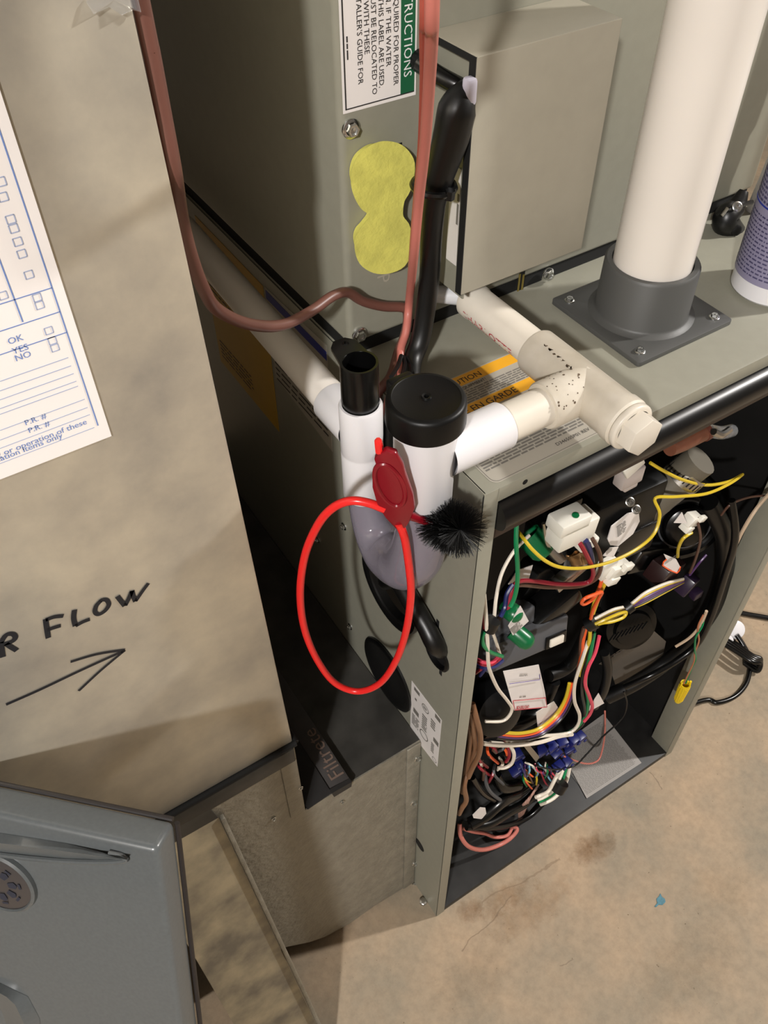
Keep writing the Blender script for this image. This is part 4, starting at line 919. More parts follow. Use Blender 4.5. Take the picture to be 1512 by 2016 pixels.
# draft inducer: stacked black discs
ic = inn(1335, 1050, 0.07)
ind = thing('draft_inducer', 'round black draft inducer housing behind the white connector', 'fan', ic)
ax_ = Vector((-0.45, -0.75, 0.35))
MB().lathe(ic + Vector((0.02, 0.02, 0)), ax_, [(0.052, -0.03), (0.054, 0.0), (0.053, 0.010), (0.046, 0.014), (0.045, 0.010), (0.036, 0.012), (0.034, 0.020), (0.026, 0.022), (0.024, 0.032), (0.018, 0.035), (0, 0.035)], n=48).build('inducer_housing', M_black, ind)
MB().lathe(ic + Vector((0.02, 0.02, 0)), ax_, [(0.030, 0.0205), (0.031, 0.0235), (0.029, 0.0245)], n=40).build('inducer_ring', M_greyp, ind)
# pressure switch
ps = thing('pressure_switch', 'black disc pressure switch low in the wiring between purple wires and cables', 'switch', inn(1235, 1215, 0.06))
MB().lathe(inn(1240, 1230, 0.075), (-0.3, -0.8, 0.35), [(0.034, -0.012), (0.036, 0), (0.034, 0.005), (0.026, 0.007), (0.024, 0.012), (0.012, 0.014), (0, 0.014)], n=36).build('switch_disc', M_black, ps)
mb = MB()
for k in range(9):
    c = inn(1205 + k * 8, 1255 - k * 3.0, 0.052); mb.box((-0.0008, -0.001, -0.006), (0.0008, 0.001, 0.006), Matrix.Translation(c) @ Matrix.Rotation(0.5, 4, 'Y'))
mb.build('vent_ribs', M_blackm, ps)
# large curved black drain hose by the right wall
hp = [inn(1395, 990, 0.05), inn(1425, 1050, 0.034), inn(1428, 1120, 0.034), inn(1408, 1190, 0.036), inn(1365, 1255, 0.042), inn(1310, 1305, 0.048), inn(1250, 1345, 0.055), inn(1195, 1372, 0.07)]
tag(wire(hp, 0.0105, M_rubber, 'drain_hose', n=16), 'fat black drain hose sweeping down in a curve by the right post', 'hose')
hp = [inn(1440, 985, 0.03), inn(1447, 1060, 0.014), inn(1425, 1140, 0.014), inn(1400, 1215, 0.014), inn(1372, 1268, 0.016), inn(1330, 1302, 0.02), inn(1280, 1330, 0.026), inn(1230, 1352, 0.04)]
tag(wire(hp, 0.0042, M_black, 'power_lead', n=12), 'thin black lead curving along the inside of the right post', 'cable')
# grey rating plate behind the wires
rp = [inn(1195, 1300, 0.085), inn(1285, 1240, 0.065), inn(1310, 1262, 0.058), inn(1302, 1300, 0.062), inn(1215, 1360, 0.085)]
lp_ = MB().sheet(rp, (0, -1, 0.3), 0.001).build('rating_plate', mat('dull plate', (98, 92, 84), 0.5), None)  # plate colour darkened to stand for the interior shade
tag(lp_, 'dull grey rating plate behind the black drain hose', 'plate')
mq = MB(); d = (rp[1] - rp[0]).normalized(); nrm2 = Vector((0, -1, 0.3)).normalized()
microprint(mq, rp[0] + nrm2 * 0.002 - Vector((0, 0, 0.02)) + d * 0.006, d, nrm2.cross(d) if nrm2.cross(d).z > 0 else -nrm2.cross(d), 0.05, 0.025, 8, 71); mq.build('plate_print', mat('brown print', (92, 84, 74), 0.6), lp_)
# control module
cm = thing('control_module', 'long grey plastic control module with green caps and white label', 'module', inn(1030, 1290, 0.05))
qa, qb = inn(958, 1305, 0.035), inn(1112, 1240, 0.035)
d = (qb - qa).normalized(); up = Vector((0, 0.35, 1)).normalized(); up = (up - d * up.dot(d)).normalized(); nb = d.cross(up)
m4 = Matrix((d, nb if nb.y > 0 else -nb, up)).transposed().to_4x4(); m4.translation = qa
Ln = (qb - qa).length
MB().box((0.0, -0.004, -0.012), (Ln, 0.045, 0.020), m4).box((0.004, 0.004, 0.02), (Ln * 0.62, 0.040, 0.040), m4).build('module_case', M_greyp, cm, bevel=0.003)
MB().box((Ln * 0.70, -0.006, -0.010), (Ln * 0.97, 0.0, 0.004), m4).build('module_port', M_black, cm, bevel=0.001)
MB().box((Ln * 0.74, -0.008, -0.008), (Ln * 0.92, -0.005, 0.001), m4).build('port_plug', M_ivory, cm, bevel=0.001)
for nm, q, y, ax2, r in (('green_cap', (1012, 1208), 0.020, (-0.2, -0.6, 0.5), 0.0085), ('green_cap', (1036, 1262), 0.026, (0.3, -0.8, -0.3), 0.0092)):
    c = inn(*q, y); MB().lathe(c, ax2, [(r, -0.016), (r, 0), (r * 0.8, r * 0.5), (r * 0.4, r * 0.75), (0, r * 0.8)], n=20).build(nm, M_greenp, cm)
ll = [inn(x, y, 0.016) for x, y in ((1000, 1232), (1024, 1192), (1040, 1222), (1009, 1250))]
lab = MB().sheet(ll, (0, -1, 0.2), 0.0008).build('module_label', M_label, cm)
mq = MB(); d2 = (ll[2] - ll[3]).normalized(); microprint(mq, ll[3] + d2 * 0.001 + Vector((0, -0.0014, 0.001)), d2, Vector((-d2.z, 0, d2.x)), 0.012, 0.016, 7, 81); mq.build('label_print', M_greyink, lab)
c = inn(1068, 1083, 0.05); MB().lathe(c, (0.3, -0.6, -0.5), [(0.0125, -0.02), (0.0125, 0), (0.010, 0.004), (0, 0.004)], n=20).build('green_cap', M_greenp, cm)
MB().box((-0.030, -0.01, -0.012), (0.030, 0.02, 0.012), Matrix.Translation(inn(1090, 1195, 0.05)) @ Matrix.Rotation(-0.4, 4, 'Y')).build('module_lid', M_black, cm, bevel=0.004)
# black drum low on the left
dr = thing('motor_drum', 'black rounded drum wrapped by white wires at the lower left of the opening', 'motor', inn(960, 1385, 0.06))
qa, qb = inn(935, 1365, 0.08), inn(985, 1405, 0.035)
MB().lathe(qa, qb - qa, [(0.030, -0.01), (0.031, 0.0), (0.031, (qb - qa).length * 0.8), (0.028, (qb - qa).length), (0.018, (qb - qa).length + 0.004), (0, (qb - qa).length + 0.005)], n=40).build('drum', M_gloss, dr)
# boards and black shapes deep in the middle
def chunk(name, label, q, y, dims, rot, m, bev=0.003, cat='module'):
    c = inn(*q, y); t = thing(name, label, cat, c)
    MB().box(tuple(-x for x in dims), dims, Matrix.Translation(c) @ Euler(rot).to_matrix().to_4x4()).build('case', m, t, bevel=bev)
    return t, c
t, c = chunk('ignition_module', 'flat black ignition module behind the crimson wire', (1060, 1130), 0.085, (0.040, 0.012, 0.035), (0.2, 0.3, 0.2), M_blackm)
ll = [inn(x, y, 0.055) for x, y in ((1000, 1150), (1018, 1122), (1048, 1112), (1040, 1140))]; MB().sheet(ll, (0, -1, 0.2), 0.0008).build('module_label', M_label, t)
c = inn(1120, 1130, 0.045); MB().box((-0.019, -0.006, -0.0065), (0.019, 0.006, 0.0065), Matrix.Translation(c) @ Matrix.Rotation(-0.42, 4, 'Y')).build('metal_terminal', M_steel, t, bevel=0.0012)
t, c = chunk('relay', 'dark red relay with orange-edged white label near the purple wires', (1308, 1120), 0.05, (0.024, 0.012, 0.012), (0.1, 0.45, 0.2), mat('dark red plastic', (40, 20, 19), 0.4), 0.002, 'relay')
ll = [inn(x, y, 0.030) for x, y in ((1306, 1090), (1330, 1100), (1338, 1115), (1331, 1127), (1303, 1112), (1311, 1100))]
lab = MB().sheet(ll, (0, -1, 0.2), 0.0008).build('relay_label', M_label, t)
MB().tube([p + Vector((0, -0.001, 0)) for p in (ll[5], ll[4], ll[3], ll[2])], 0.0008, n=6, sub=2).build('orange_edge', M_or, lab)
mq = MB(); microprint(mq, inn(1308, 1112, 0.0275), (0.95, 0, 0.05), (0, 0, 1), 0.018, 0.006, 3, 91); mq.build('label_print', M_greyink, lab)
t, c = chunk('flue_collar', 'black angular bracket between the gas valve and relay', (1260, 1090), 0.075, (0.036, 0.014, 0.016), (0.0, 0.55, 0.1), M_black)
# white connectors
def connector(label, q, y, rot, s, tabq=None):
    c = inn(*q, y); t = thing('wire_connector', label, 'connector', c, 'white plug connectors in the furnace wiring')
    m = Matrix.Translation(c) @ Euler(rot).to_matrix().to_4x4()
    MB().box((-0.014 * s, -0.006 * s, -0.006 * s), (0.014 * s, 0.006 * s, 0.006 * s), m).box((-0.010 * s, -0.008 * s, -0.013 * s), (0.004 * s, 0.003 * s, -0.005 * s), m).box((-0.003 * s, -0.009 * s, 0.003 * s), (0.010 * s, -0.004 * s, 0.010 * s), m).build('plug', M_nylon, t, bevel=0.001)
    return t
t = connector('white plug connector with paper flag near the draft inducer', (1362, 1022), 0.03, (0.2, 0.6, 0.2), 1.0)
MB().sheet([inn(x, y, 0.026) for x, y in ((1326, 1029), (1342, 1008), (1352, 1030))], (0, -1, 0.2), 0.0006).build('paper_flag', M_label, t)
t = connector('white plug connector with paper flag where orange and yellow wires meet', (1212, 1118), 0.030, (0.1, 0.45, 0.1), 1.15)
MB().box((-0.009, -0.006, -0.012), (0.009, 0.004, 0.010), Matrix.Translation(inn(1193, 1115, 0.032))).build('socket', M_nylon, t, bevel=0.001)
fl_ = MB().sheet([inn(x, y, 0.026) for x, y in ((1186, 1094), (1200, 1078), (1217, 1076), (1207, 1096))], (0, -1, 0.2), 0.0006).build('paper_flag', M_label, t)
mq = MB(); microprint(mq, inn(1194, 1093, 0.0235), (0.9, 0, 0.4), (-0.4, 0, 0.9), 0.009, 0.007, 3, 92); mq.build('flag_print', M_greyink, fl_)
t, c = chunk('purple_connector', 'dark purple connector block where the purple wires end', (1352, 1150), 0.035, (0.011, 0.008, 0.012), (0.2, 0.5, 0.3), mat('dark purple plastic', (40, 27, 48), 0.3), 0.002, 'connector')
MB().box((-0.006, -0.006, -0.006), (0.007, 0.004, 0.006), Matrix.Translation(inn(1368, 1168, 0.03))).build('latch', MATS['dark purple plastic'], t, bevel=0.0015)

# hanging white tag with red box
tg = [inn(x, y, yy) for x, y, yy in ((990, 1321, 0.030), (1060, 1308, 0.026), (1072, 1360, 0.022), (1077, 1392, 0.021), (1012, 1398, 0.024), (1004, 1370, 0.026))]
tgo = thing('hanging_tag', 'white paper tag with a red boxed footer among the wires', 'tag', tg[0])
MB().sheet(tg, (-0.1, -1, 0.2), 0.0006).build('tag_sheet', M_label, tgo, smooth=False)
oft = Vector((0, -0.0016, 0))
mb = MB()
for a, b in (((1001, 1344), (1061, 1336)), ((1061, 1336), (1060, 1326))):
    mb.tube([inn(*a, 0.0262) + oft, inn(*b, 0.0242) + oft], 0.0004, n=4, sub=1)
mb.build('violet_rule', M_purpink, tgo)
mb = MB(); rc = [inn(x, y, yy) + oft for x, y, yy in ((1008, 1378, 0.0252), (1072, 1372, 0.0222), (1075, 1390, 0.0215), (1012, 1396, 0.0245))]
mb.tube(rc + [rc[0]], 0.0004, n=4, sub=1); microprint(mb, rc[3] + Vector((0.001, -0.0003, 0.001)), (rc[2] - rc[3]), ZU, 0.024, 0.0065, 3, 93, ragged=0.05); mb.build('red_box', M_redink, tgo)
mb = MB(); microprint(mb, inn(1020, 1372, 0.0245) + oft, (rc[1] - rc[0]), ZU, 0.014, 0.003, 1, 94); microprint(mb, inn(1020, 1330, 0.0265) + oft, (rc[1] - rc[0]), ZU, 0.016, 0.004, 2, 95); mb.build('tag_print', M_greyink, tgo)
def slip(label, q, y, name='paper_slip', m=None):
    pts = [inn(a, b, y) for a, b in q]
    return tag(MB().sheet(pts, (-0.1, -1, 0.2), 0.0006).build(name, m or M_label, smooth=False), label, 'tag')
slip('white paper slip beside the pink wire bend', ((1158, 1394), (1178, 1364), (1189, 1384), (1160, 1400)), 0.03)
slip('small white tag on the black bundle near the salmon loops', ((930, 1604), (945, 1589), (955, 1590), (957, 1601), (948, 1612), (932, 1610)), 0.035)
slip('crumpled pale slip under the red boxed tag', ((1055, 1402), (1090, 1380), (1098, 1392), (1102, 1420), (1080, 1424), (1058, 1430)), 0.035)
slip('narrow silver strip between the blue terminals', ((1030, 1468), (1042, 1466), (1062, 1490), (1055, 1500)), 0.04, 'metal_strip', M_steel)

# blue terminal blocks
def terminal(label, qs, y):
    t = thing('terminal_block', label, 'terminal', inn(*qs[0], y), 'blue terminal blocks')
    for q in qs:
        c = inn(*q, y); MB().box((-0.0075, -0.006, -0.0065), (0.0075, 0.006, 0.0065), Matrix.Translation(c) @ Euler((0.1, rnd.uniform(-0.5, 0.2), rnd.uniform(-0.2, 0.2))).to_matrix().to_4x4()).cyl(c + Vector((0.004, -0.0072, 0)), c + Vector((0.004, -0.0092, 0)), 0.003, n=10).build('terminal', M_blue, t, bevel=0.001)
terminal('blue terminal block cluster left of the printed sheet', [(1085, 1470), (1105, 1462), (1128, 1458), (1140, 1452), (1065, 1478), (1095, 1482), (1120, 1474)], 0.045)
terminal('blue terminal block behind the white looped wire', [(1018, 1485), (1026, 1505), (1016, 1518)], 0.055)
terminal('low blue terminal block by the thin black wire', [(1100, 1508), (1115, 1500)], 0.035)

# ---- wires
def W1(label, q, r, m, name='wire', n=7, y=0.03):
    pts = [inn(p[0], p[1], p[2] if len(p) > 2 else y) for p in q]
    return tag(wire(pts, r, m, name, n=n), label, 'wire')
W1('yellow wire running in a wide loop under the gas valve to the right', [(1020, 1046, .045), (1035, 1066, .03), (1050, 1084, .024), (1075, 1105, .02), (1105, 1117, .018), (1150, 1118, .018), (1205, 1105, .018), (1255, 1080, .02), (1288, 1050, .022), (1299, 1012, .028), (1290, 981, .035), (1330, 978, .028), (1390, 972, .024), (1435, 953, .026), (1462, 934, .032), (1435, 948, .03), (1392, 955, .028), (1345, 945, .03), (1305, 926, .034), (1280, 911, .04)], 0.0016, M_y)
W1('green wire dropping straight behind the left post', [(1017, 1032, .04), (1016, 1070, .032), (1019, 1115, .028), (1018, 1150, .026), (1012, 1178, .024), (1004, 1195, .022)], 0.0020, M_gr)
W1('white wire bowing down beside the green wire', [(1042, 1054, .05), (1012, 1085, .045), (988, 1128, .038), (977, 1175, .03), (973, 1212, .024), (968, 1235, .022), (976, 1262, .022), (985, 1290, .03)], 0.0016, M_w)
h = thing('motor_lead_bundle', 'crimson and navy lead bundle arcing from the white valve plug', 'wire', inn(1090, 1148, 0.035))
for q, r, m in (([(1142, 1070, .026), (1156, 1095, .022), (1168, 1125, .022), (1160, 1145, .026), (1130, 1150, .03), (1090, 1149, .034), (1050, 1144, .038), (1025, 1144, .036), (1010, 1155, .032), (1004, 1178, .028), (1001, 1200, .024)], .0021, M_crim),
                ([(1153, 1064, .026), (1162, 1085, .026), (1166, 1108, .026)], .0026, M_navy),
                ([(1166, 1060, .026), (1180, 1088, .022), (1183, 1118, .022), (1172, 1140, .026), (1140, 1154, .032), (1080, 1156, .038), (1020, 1152, .038), (1000, 1168, .034), (994, 1195, .028), (980, 1222, .024), (968, 1232, .022)], .0020, M_br),
                ([(1010, 1150, .032), (998, 1170, .03), (994, 1195, .026), (985, 1215, .022)], .0020, M_navy)):
    MB().tube([inn(*p) for p in q], r, n=7).build('lead', m, h)
W1('orange wire doubling back in a tight loop', [(1186, 1134, .03), (1180, 1158, .028), (1168, 1178, .026), (1152, 1189, .024), (1145, 1187, .022), (1152, 1178, .02), (1172, 1170, .02), (1185, 1166, .022), (1178, 1180, .026), (1168, 1200, .03), (1163, 1218, .034)], 0.0018, M_or)
h = thing('yellow_wire_pair', 'pair of yellow wires curving down from the flagged connector', 'wire', inn(1190, 1150, 0.03))
for q in ([(1226, 1124, .03), (1205, 1134, .028), (1190, 1152, .028), (1178, 1180, .03), (1168, 1208, .034)], [(1218, 1120, .03), (1198, 1130, .03), (1184, 1148, .03), (1172, 1178, .032), (1164, 1212, .036)]):
    MB().tube([inn(*p) for p in q], .0018, n=7).build('wire', M_y, h)
h = thing('purple_yellow_bundle', 'purple and yellow wire bundle slanting across above the pressure switch', 'wire', inn(1270, 1180, 0.035))
for k, (m, off) in enumerate(((M_y, -6), (M_pur, -2), (M_pur, 2), (M_y, 7), (M_w, -9), (M_bk, 5), (M_pur, 0))):
    MB().tube([inn(1345, 1143 + off * .4, .034), inn(1310, 1158 + off, .032), inn(1270, 1178 + off * 1.2, .031), inn(1238, 1196 + off * .5, .032), inn(1205, 1210 + off, .034), inn(1160, 1228 + off * .4, .04)], .0017, n=7).build('wire', m, h)
MB().tube([inn(1244, 1190, .03), inn(1232, 1199, .031)], .0072, n=12, sub=1).build('tape_wrap', M_rubber, h)
MB().tube([inn(1172, 1222, .036), inn(1156, 1230, .04)], .0085, n=12, sub=1).build('tape_wrap', M_rubber, h)
W1('yellow looped wire end below the tape wrap', [(1165, 1232, .034), (1195, 1218, .028), (1222, 1207, .026), (1233, 1206, .026), (1226, 1216, .025), (1205, 1224, .026), (1185, 1227, .03), (1166, 1234, .036)], 0.0018, M_y)
W1('short yellow wire from the upper right white connector', [(1362, 1048, .026), (1345, 1060, .026), (1336, 1078, .03), (1334, 1096, .036)], 0.0018, M_y)
W1('brown wire from the upper right white connector', [(1374, 1030, .024), (1379, 1060, .024), (1371, 1095, .028), (1358, 1128, .034)], 0.0015, M_br)
W1('thin purple wire rising right from the purple block', [(1391, 1092, .03), (1375, 1110, .03), (1358, 1132, .034)], 0.0014, M_pur)
h = thing('colour_cable_bundle', 'bundle of white, green and pink wires sweeping down the middle of the opening', 'wire', inn(1140, 1350, 0.03))
for m, q in ((M_w, [(1158, 1262, .036), (1146, 1300, .03), (1132, 1345, .028), (1131, 1380, .026), (1141, 1408, .026), (1136, 1430, .026), (1115, 1444, .028), (1062, 1450, .032), (1010, 1463, .036), (965, 1462, .04)]),
             (M_gr, [(1170, 1245, .038), (1164, 1280, .032), (1155, 1320, .03), (1153, 1350, .028), (1158, 1382, .028), (1152, 1410, .03), (1130, 1436, .034), (1085, 1450, .036)]),
             (M_bk, [(1166, 1245, .038), (1158, 1290, .034), (1147, 1330, .032), (1146, 1365, .03), (1151, 1395, .03), (1147, 1425, .032), (1120, 1446, .036)]),
             (M_pk, [(1180, 1252, .036), (1172, 1285, .03), (1158, 1315, .026), (1152, 1345, .024), (1160, 1370, .024), (1166, 1390, .024), (1162, 1405, .026), (1150, 1420, .028)]),
             (M_or, [(1154, 1235, .04), (1148, 1262, .036), (1146, 1285, .036), (1138, 1320, .036)]), (M_y, [(1162, 1238, .038), (1160, 1262, .034), (1150, 1290, .036), (1142, 1330, .04)]),
             (M_br, [(1150, 1235, .04), (1144, 1260, .038), (1142, 1300, .038)])):
    MB().tube([inn(*p) for p in q], .0021, n=7).build('wire', m, h)
h = thing('ribbon_bundle', 'yellow, orange and purple wire ribbon curving along the lower left', 'wire', inn(1050, 1440, 0.03))
for k, m in enumerate((M_y, M_or, M_pur, M_bk)):
    o_ = k * 4.2
    MB().tube([inn(1121 + o_ * .9, 1345, .034), inn(1113 + o_, 1376 + o_ * .2, .03), inn(1094 + o_ * .9, 1408 + o_ * .5, .028), inn(1062 + o_ * .5, 1434 + o_ * .9, .027), inn(1030 + o_ * .2, 1443 + o_, .027), inn(1003, 1443 + o_, .028), inn(977, 1439 + o_, .03)], .0021, n=7).build('wire', m, h)
h = thing('tan_cable_pair', 'pair of tan brown cables hugging the inside of the left post', 'cable', inn(930, 1450, 0.025))
for q in ([(930, 1385, .03), (938, 1415, .022), (946, 1450, .02), (943, 1485, .02), (930, 1512, .022), (922, 1530, .024)], [(926, 1400, .03), (931, 1430, .026), (936, 1470, .026), (926, 1505, .03), (914, 1545, .022), (918, 1575, .018), (910, 1590, .018), (904, 1602, .022)],
          [(922, 1410, .034), (926, 1450, .03), (920, 1500, .03), (910, 1560, .026)]):
    MB().tube([inn(*p) for p in q], .0030, n=9).build('cable', M_tan, h)
W1('thin black wire arching over the printed sheet', [(1228, 1362, .04), (1234, 1385, .034), (1224, 1415, .03), (1185, 1452, .028), (1155, 1485, .026), (1130, 1508, .026), (1092, 1515, .03), (1055, 1508, .036)], 0.0012, M_bk)
W1('thin salmon wire curving over the printed sheet', [(1191, 1400, .05), (1191, 1440, .045), (1186, 1475, .04), (1176, 1498, .035), (1150, 1503, .035), (1105, 1487, .04)], 0.0013, M_pink)
h = thing('salmon_loop', 'salmon cable lying in two loops on the black base pan', 'cable', inn(950, 1665, 0.03))
for q, r in (([(905, 1622, .05), (907, 1645, .04), (922, 1666, .032), (950, 1673, .028), (982, 1664, .026), (1005, 1650, .028), (1018, 1634, .034), (1012, 1627, .04)], .0030), ([(908, 1630, .05), (930, 1637, .045), (955, 1641, .042), (975, 1648, .04), (998, 1645, .038), (1008, 1630, .042), (1012, 1624, .05)], .0026)):
    MB().tube([inn(*p) for p in q], r, n=9).build('cable', M_pink, h)
h = thing('green_white_cables', 'green and white cable ends with black tape beside the printed sheet', 'cable', inn(1095, 1560, 0.03))
for m, o_ in ((M_w, 0), (M_gr, -9), (M_w, -16), (M_w, -24)):
    MB().tube([inn(1122 + o_ * .7, 1508, .04), inn(1116 + o_, 1535, .032), inn(1103 + o_, 1558, .028), inn(1086 + o_, 1574 + o_ * .3, .026), inn(1064 + o_ * .4, 1584 + o_ * .6, .028)], .0027, n=8).build('cable', m, h)
MB().tube([inn(1106, 1540, .026), inn(1096, 1556, .024)], .0105, n=12, sub=1).build('tape_wrap', M_rubber, h)
h = thing('transformer_leads', 'crimson, navy and white leads looped round the left end of the module', 'wire', inn(955, 1300, 0.025))
for m, q in ((M_crim, [(938, 1300, .03), (950, 1308, .02), (968, 1308, .018), (985, 1296, .02)]), (M_navy, [(938, 1310, .03), (955, 1315, .02), (975, 1312, .018), (990, 1300, .02)]), (M_pk, [(936, 1296, .032), (950, 1303, .02), (968, 1304, .018), (980, 1294, .02)]),
             (M_w, [(953, 1170, .022), (957, 1220, .018), (960, 1270, .016), (961, 1305, .016), (966, 1325, .018), (980, 1355, .022), (998, 1378, .024), (1008, 1395, .024), (1000, 1412, .024), (985, 1420, .026), (955, 1420, .032)]),
             (M_crim, [(945, 1180, .026), (953, 1225, .02), (955, 1262, .02)]), (M_gr, [(962, 1235, .02), (951, 1250, .017), (952, 1270, .016), (966, 1284, .016), (989, 1292, .018)]), (M_navy, [(945, 1330, .03), (955, 1318, .022), (965, 1312, .02)]), (M_crim, [(936, 1325, .03), (948, 1316, .024)])):
    MB().tube([inn(*p) for p in q], .0018, n=7).build('lead', m, h)
MB().tube([inn(972, 1222, .018), inn(962, 1240, .018)], .0062, n=12, sub=1).build('tape_wrap', M_rubber, h)
W1('white wire making a hook over the blue terminals', [(995, 1452, .04), (1005, 1468, .032), (1012, 1485, .028), (1008, 1502, .028), (995, 1511, .03), (980, 1512, .034)], 0.0022, M_w)
W1('crimson wire beside the white hooked wire', [(993, 1456, .042), (1000, 1470, .036), (1003, 1488, .034), (996, 1500, .036)], 0.0020, M_crim)
W1('long white wire lying flat above the blue terminals', [(925, 1455, .045), (960, 1465, .036), (1010, 1467, .03), (1060, 1462, .028), (1100, 1450, .027), (1126, 1446, .03)], 0.0026, M_w)
h = thing('plug_tails', 'short coloured wire tails bunched below the blue terminals', 'wire', inn(1040, 1520, 0.04))
g = random.Random(21)
for k in range(22):
    m = [M_y, M_pur, M_cy, M_crim, M_pk, M_gr, M_w, M_br, M_or, M_cy, M_navy][k % 11]
    x0, y0 = 1022 + g.random() * 62, 1500 + g.random() * 26; x1, y1 = x0 + g.uniform(-8, 26), y0 + g.uniform(12, 34)
    MB().tube([inn(x0, y0, .045), inn((x0 + x1) / 2 + g.uniform(-8, 8), (y0 + y1) / 2 + g.uniform(-4, 8), .036), inn(x1, y1, .042)], .0013, n=6).build('tail', m, h)
h = thing('crimped_leads', 'red and white crimped leads by the tan cables', 'wire', inn(975, 1500, 0.04))
for k in range(14):
    m = [M_crim, M_w, M_br, M_or, M_bk, M_crim, M_greyp][k % 7]
    x0, y0 = 935 + g.random() * 55, 1462 + g.random() * 50; x1, y1 = x0 + g.uniform(-12, 26), y0 + g.uniform(10, 46)
    MB().tube([inn(x0, y0, .05), inn((x0 + x1) / 2 + g.uniform(-10, 10), (y0 + y1) / 2, .04), inn(x1, y1, .046)], .0019, n=6).build('lead', m, h)
h = thing('taped_harness', 'glossy black taped harness lying across the lower left of the base', 'cable', inn(990, 1590, 0.04))
for q, r in (([(1050, 1535, .06), (1020, 1560, .05), (985, 1580, .042), (955, 1605, .038), (925, 1622, .04)], .0085), ([(1062, 1550, .05), (1035, 1580, .04), (1000, 1600, .036), (960, 1622, .034), (918, 1626, .044)], .0065), ([(1075, 1575, .04), (1045, 1605, .036), (1010, 1622, .034), (960, 1630, .036), (912, 1622, .05)], .0040), ([(975, 1525, .06), (990, 1550, .05), (1020, 1545, .05)], .0080), ([(930, 1530, .05), (950, 1560, .045), (972, 1575, .044)], .0040)):
    MB().tube([inn(*p) for p in q], r, n=12).build('harness_leg', M_black, h)
for k in range(5):
    MB().tube([inn(1060 - k * 4, 1545 + k * 8, .045), inn(1044 - k * 5, 1570 + k * 5, .036), inn(1030 - k * 2, 1602 + k * 2, .04)], .0016, n=6).build('bare_lead', mat('pinkish clear lead', (176, 138, 124), 0.25), h)
W1('grey lead bending at the lower left of the opening', [(955, 1520, .05), (958, 1545, .042), (968, 1562, .038), (985, 1575, .04)], 0.0024, M_greyp)
W1('black wavy cable dropping behind the white middle wires', [(1090, 1340, .06), (1060, 1400, .055), (1010, 1430, .05), (950, 1440, .055)], 0.0085, M_rubber, 'black_cable', 12)
W1('thick black cable rising behind the crimson leads', [(1175, 1200, .06), (1150, 1260, .055), (1120, 1310, .06), (1080, 1330, .06)], 0.0080, M_rubber, 'black_cable', 12)
W1('curved black cable right of the pink wire', [(1190, 1285, .05), (1196, 1320, .042), (1188, 1360, .04), (1170, 1390, .045)], 0.0060, M_rubber, 'black_cable', 12)
W1('cream wire along the top right corner inside the opening', [(1530, 955, .02), (1490, 1000, .016), (1462, 1045, .014), (1440, 1092, .016)], 0.0020, mat('wire cream', (196, 172, 146), 0.35))
W1('thin brown wire arching at the top right corner', [(1530, 975, .03), (1480, 978, .028), (1440, 992, .028), (1420, 1014, .032)], 0.0013, M_br)
W1('stiff cream wire stub beside the twisted pair', [(1391, 1203, .012), (1378, 1232, .012), (1358, 1255, .013), (1330, 1273, .018)], 0.0019, mat('wire cream', (196, 172, 146), 0.35))
h = thing('twisted_pair', 'orange and green twisted wires ending in a yellow wire nut', 'wire', inn(1340, 1360, 0.006))
MB().tube([inn(*p) for p in ((1385, 1210, .012), (1374, 1235, .009), (1376, 1262, .007), (1368, 1285, .006), (1366, 1303, .005), (1356, 1325, .005), (1346, 1346, .005))], .0011, n=6).build('wire', mat('wire copper orange', (176, 112, 80), 0.4), h)
MB().tube([inn(*p) for p in ((1386, 1212, .014), (1383, 1232, .009), (1370, 1255, .006), (1368, 1280, .005), (1370, 1298, .006), (1362, 1315, .006), (1350, 1345, .006))], .0012, n=6).build('wire', M_gr, h)
pa, pb = inn(1350, 1346, .005), inn(1334, 1380, .005)
nt_ = MB().lathe(pa, pb - pa, [(0.0052, 0.001), (0.0068, 0), (0.0070, 0.003), (0.0056, (pb - pa).length * 0.9), (0.0044, (pb - pa).length), (0, (pb - pa).length)], n=20)
d, u, w = nt_.frame(pa, pb)
for k in range(14):
    a = 2 * math.pi * k / 14; r0, r1 = 0.0071, 0.0058; e = (u * math.cos(a) + w * math.sin(a)); nt_.tube([pa + d * 0.004 + e * r0, pa + d * (pb - pa).length * 0.88 + e * r1], 0.0006, n=5, sub=1)
for a in (0.4, 3.5):
    e = (u * math.cos(a) + w * math.sin(a)); nt_.tube([pa + e * 0.0062 - d * 0.004, pa + e * 0.0066 + d * 0.006], 0.0016, n=6, sub=1)
nt_.build('wire_nut', M_yn, h, label='yellow ribbed wire nut')

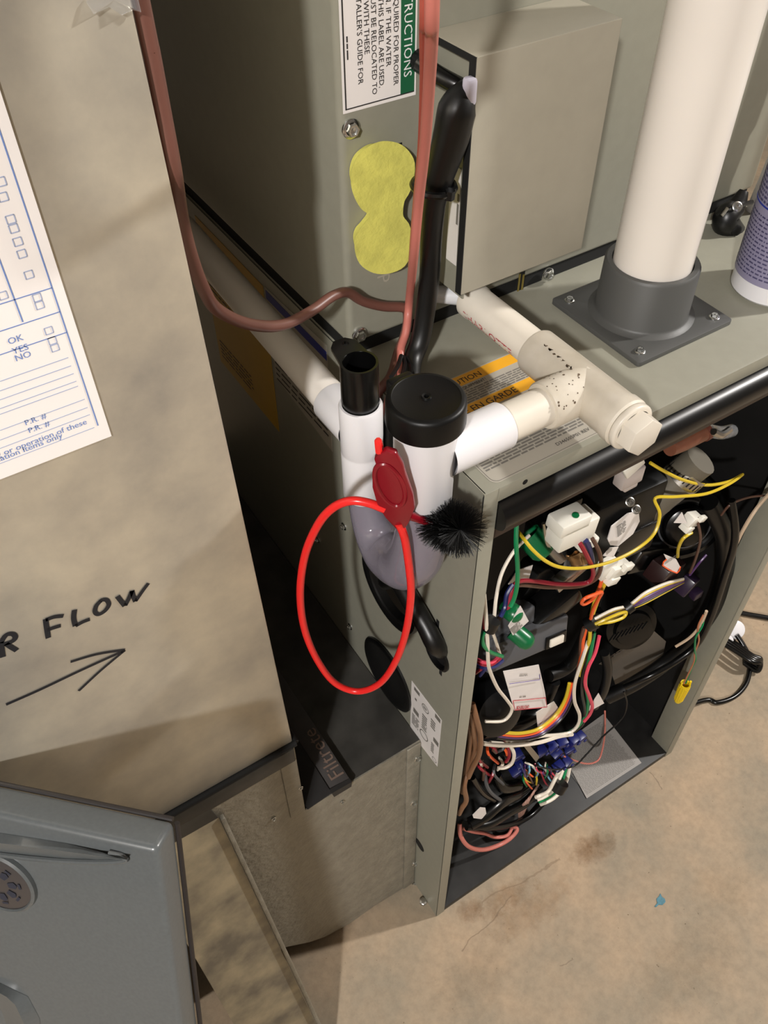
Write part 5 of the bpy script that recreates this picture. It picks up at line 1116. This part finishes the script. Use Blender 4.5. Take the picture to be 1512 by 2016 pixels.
# ------------------------------------------------------------------ power cords on the floor right of the furnace
fpt = lambda x, y, z=0.004: at(x, y, 2, z)
pcd = thing('mains_cable', 'black power cord coiled on the floor with a white plug face', 'cord', fpt(1440, 1360, 0))
MB().tube([Vector((W + 0.004, 0.05, 0.03)), fpt(1385, 1379, .005), fpt(1412, 1383), fpt(1445, 1372), fpt(1468, 1348), fpt(1476, 1318), fpt(1473, 1290), fpt(1462, 1268, .012), fpt(1450, 1250, .02)], 0.0040, n=12).build('cord', M_black, pcd)
for k in range(4):
    o_ = k * 5
    MB().tube([fpt(1425 - o_ * .3, 1250 + o_, .010 + .006 * k), fpt(1450, 1268 + o_, .012 + .006 * k), fpt(1480, 1290 + o_ * .8, .012 + .006 * k), fpt(1497, 1297 + o_ * .6, .010 + .004 * k), fpt(1490, 1306 + o_, .008), fpt(1465, 1290 + o_, .006)], 0.0042, n=10).build('cord_fold', M_black, pcd)
c = fpt(1449, 1240, .020); MB().lathe(c, (-0.3, -0.6, 0.7), [(0.015, -0.012), (0.016, 0), (0.013, 0.002), (0, 0.002)], n=24).build('plug_face', M_white, pcd)
MB().lathe(fpt(1432, 1262, .016), (-0.3, -0.6, 0.7), [(0.010, -0.008), (0.011, 0), (0, 0.002)], n=20).build('plug_body', M_white, pcd)
tag(wire([fpt(1455, 1206), fpt(1480, 1211), fpt(1520, 1218), fpt(1580, 1230), Vector((1.4, 0.1, 0.0047)), Vector((2.4, 0.5, 0.0047)), Vector((2.88, 0.6, 0.0047))], 0.0045, M_black, 'extension_lead', n=10), 'straight black lead on the floor beyond the right post', 'cord')
# dried paint flake on the floor
fk = [at(x, y, 2, 0.0002) for x, y in ((1288, 1785), (1294, 1778), (1292, 1770), (1297, 1765), (1300, 1759), (1303, 1766), (1309, 1770), (1310, 1776), (1304, 1782), (1297, 1781), (1292, 1786))]
tag(MB().sheet(fk, ZU, 0.0006).build('paint_flake', mat('teal paint', (74, 122, 136), 0.6, noise=0.2, nscale=300)), 'small teal paint flake on the bare concrete floor', 'flake')
p = at(833, 1776, 2, 0.0); hx = thing('levelling_foot', 'small bright bolt head on the floor at the furnace corner', 'bolt', (p.x, p.y, 0))
MB().lathe((p.x, p.y, 0.0004), ZU, [(0.0055, 0), (0.0055, 0.004), (0.004, 0.005), (0, 0.005)], n=6).build('bolt_head', M_steel, hx)
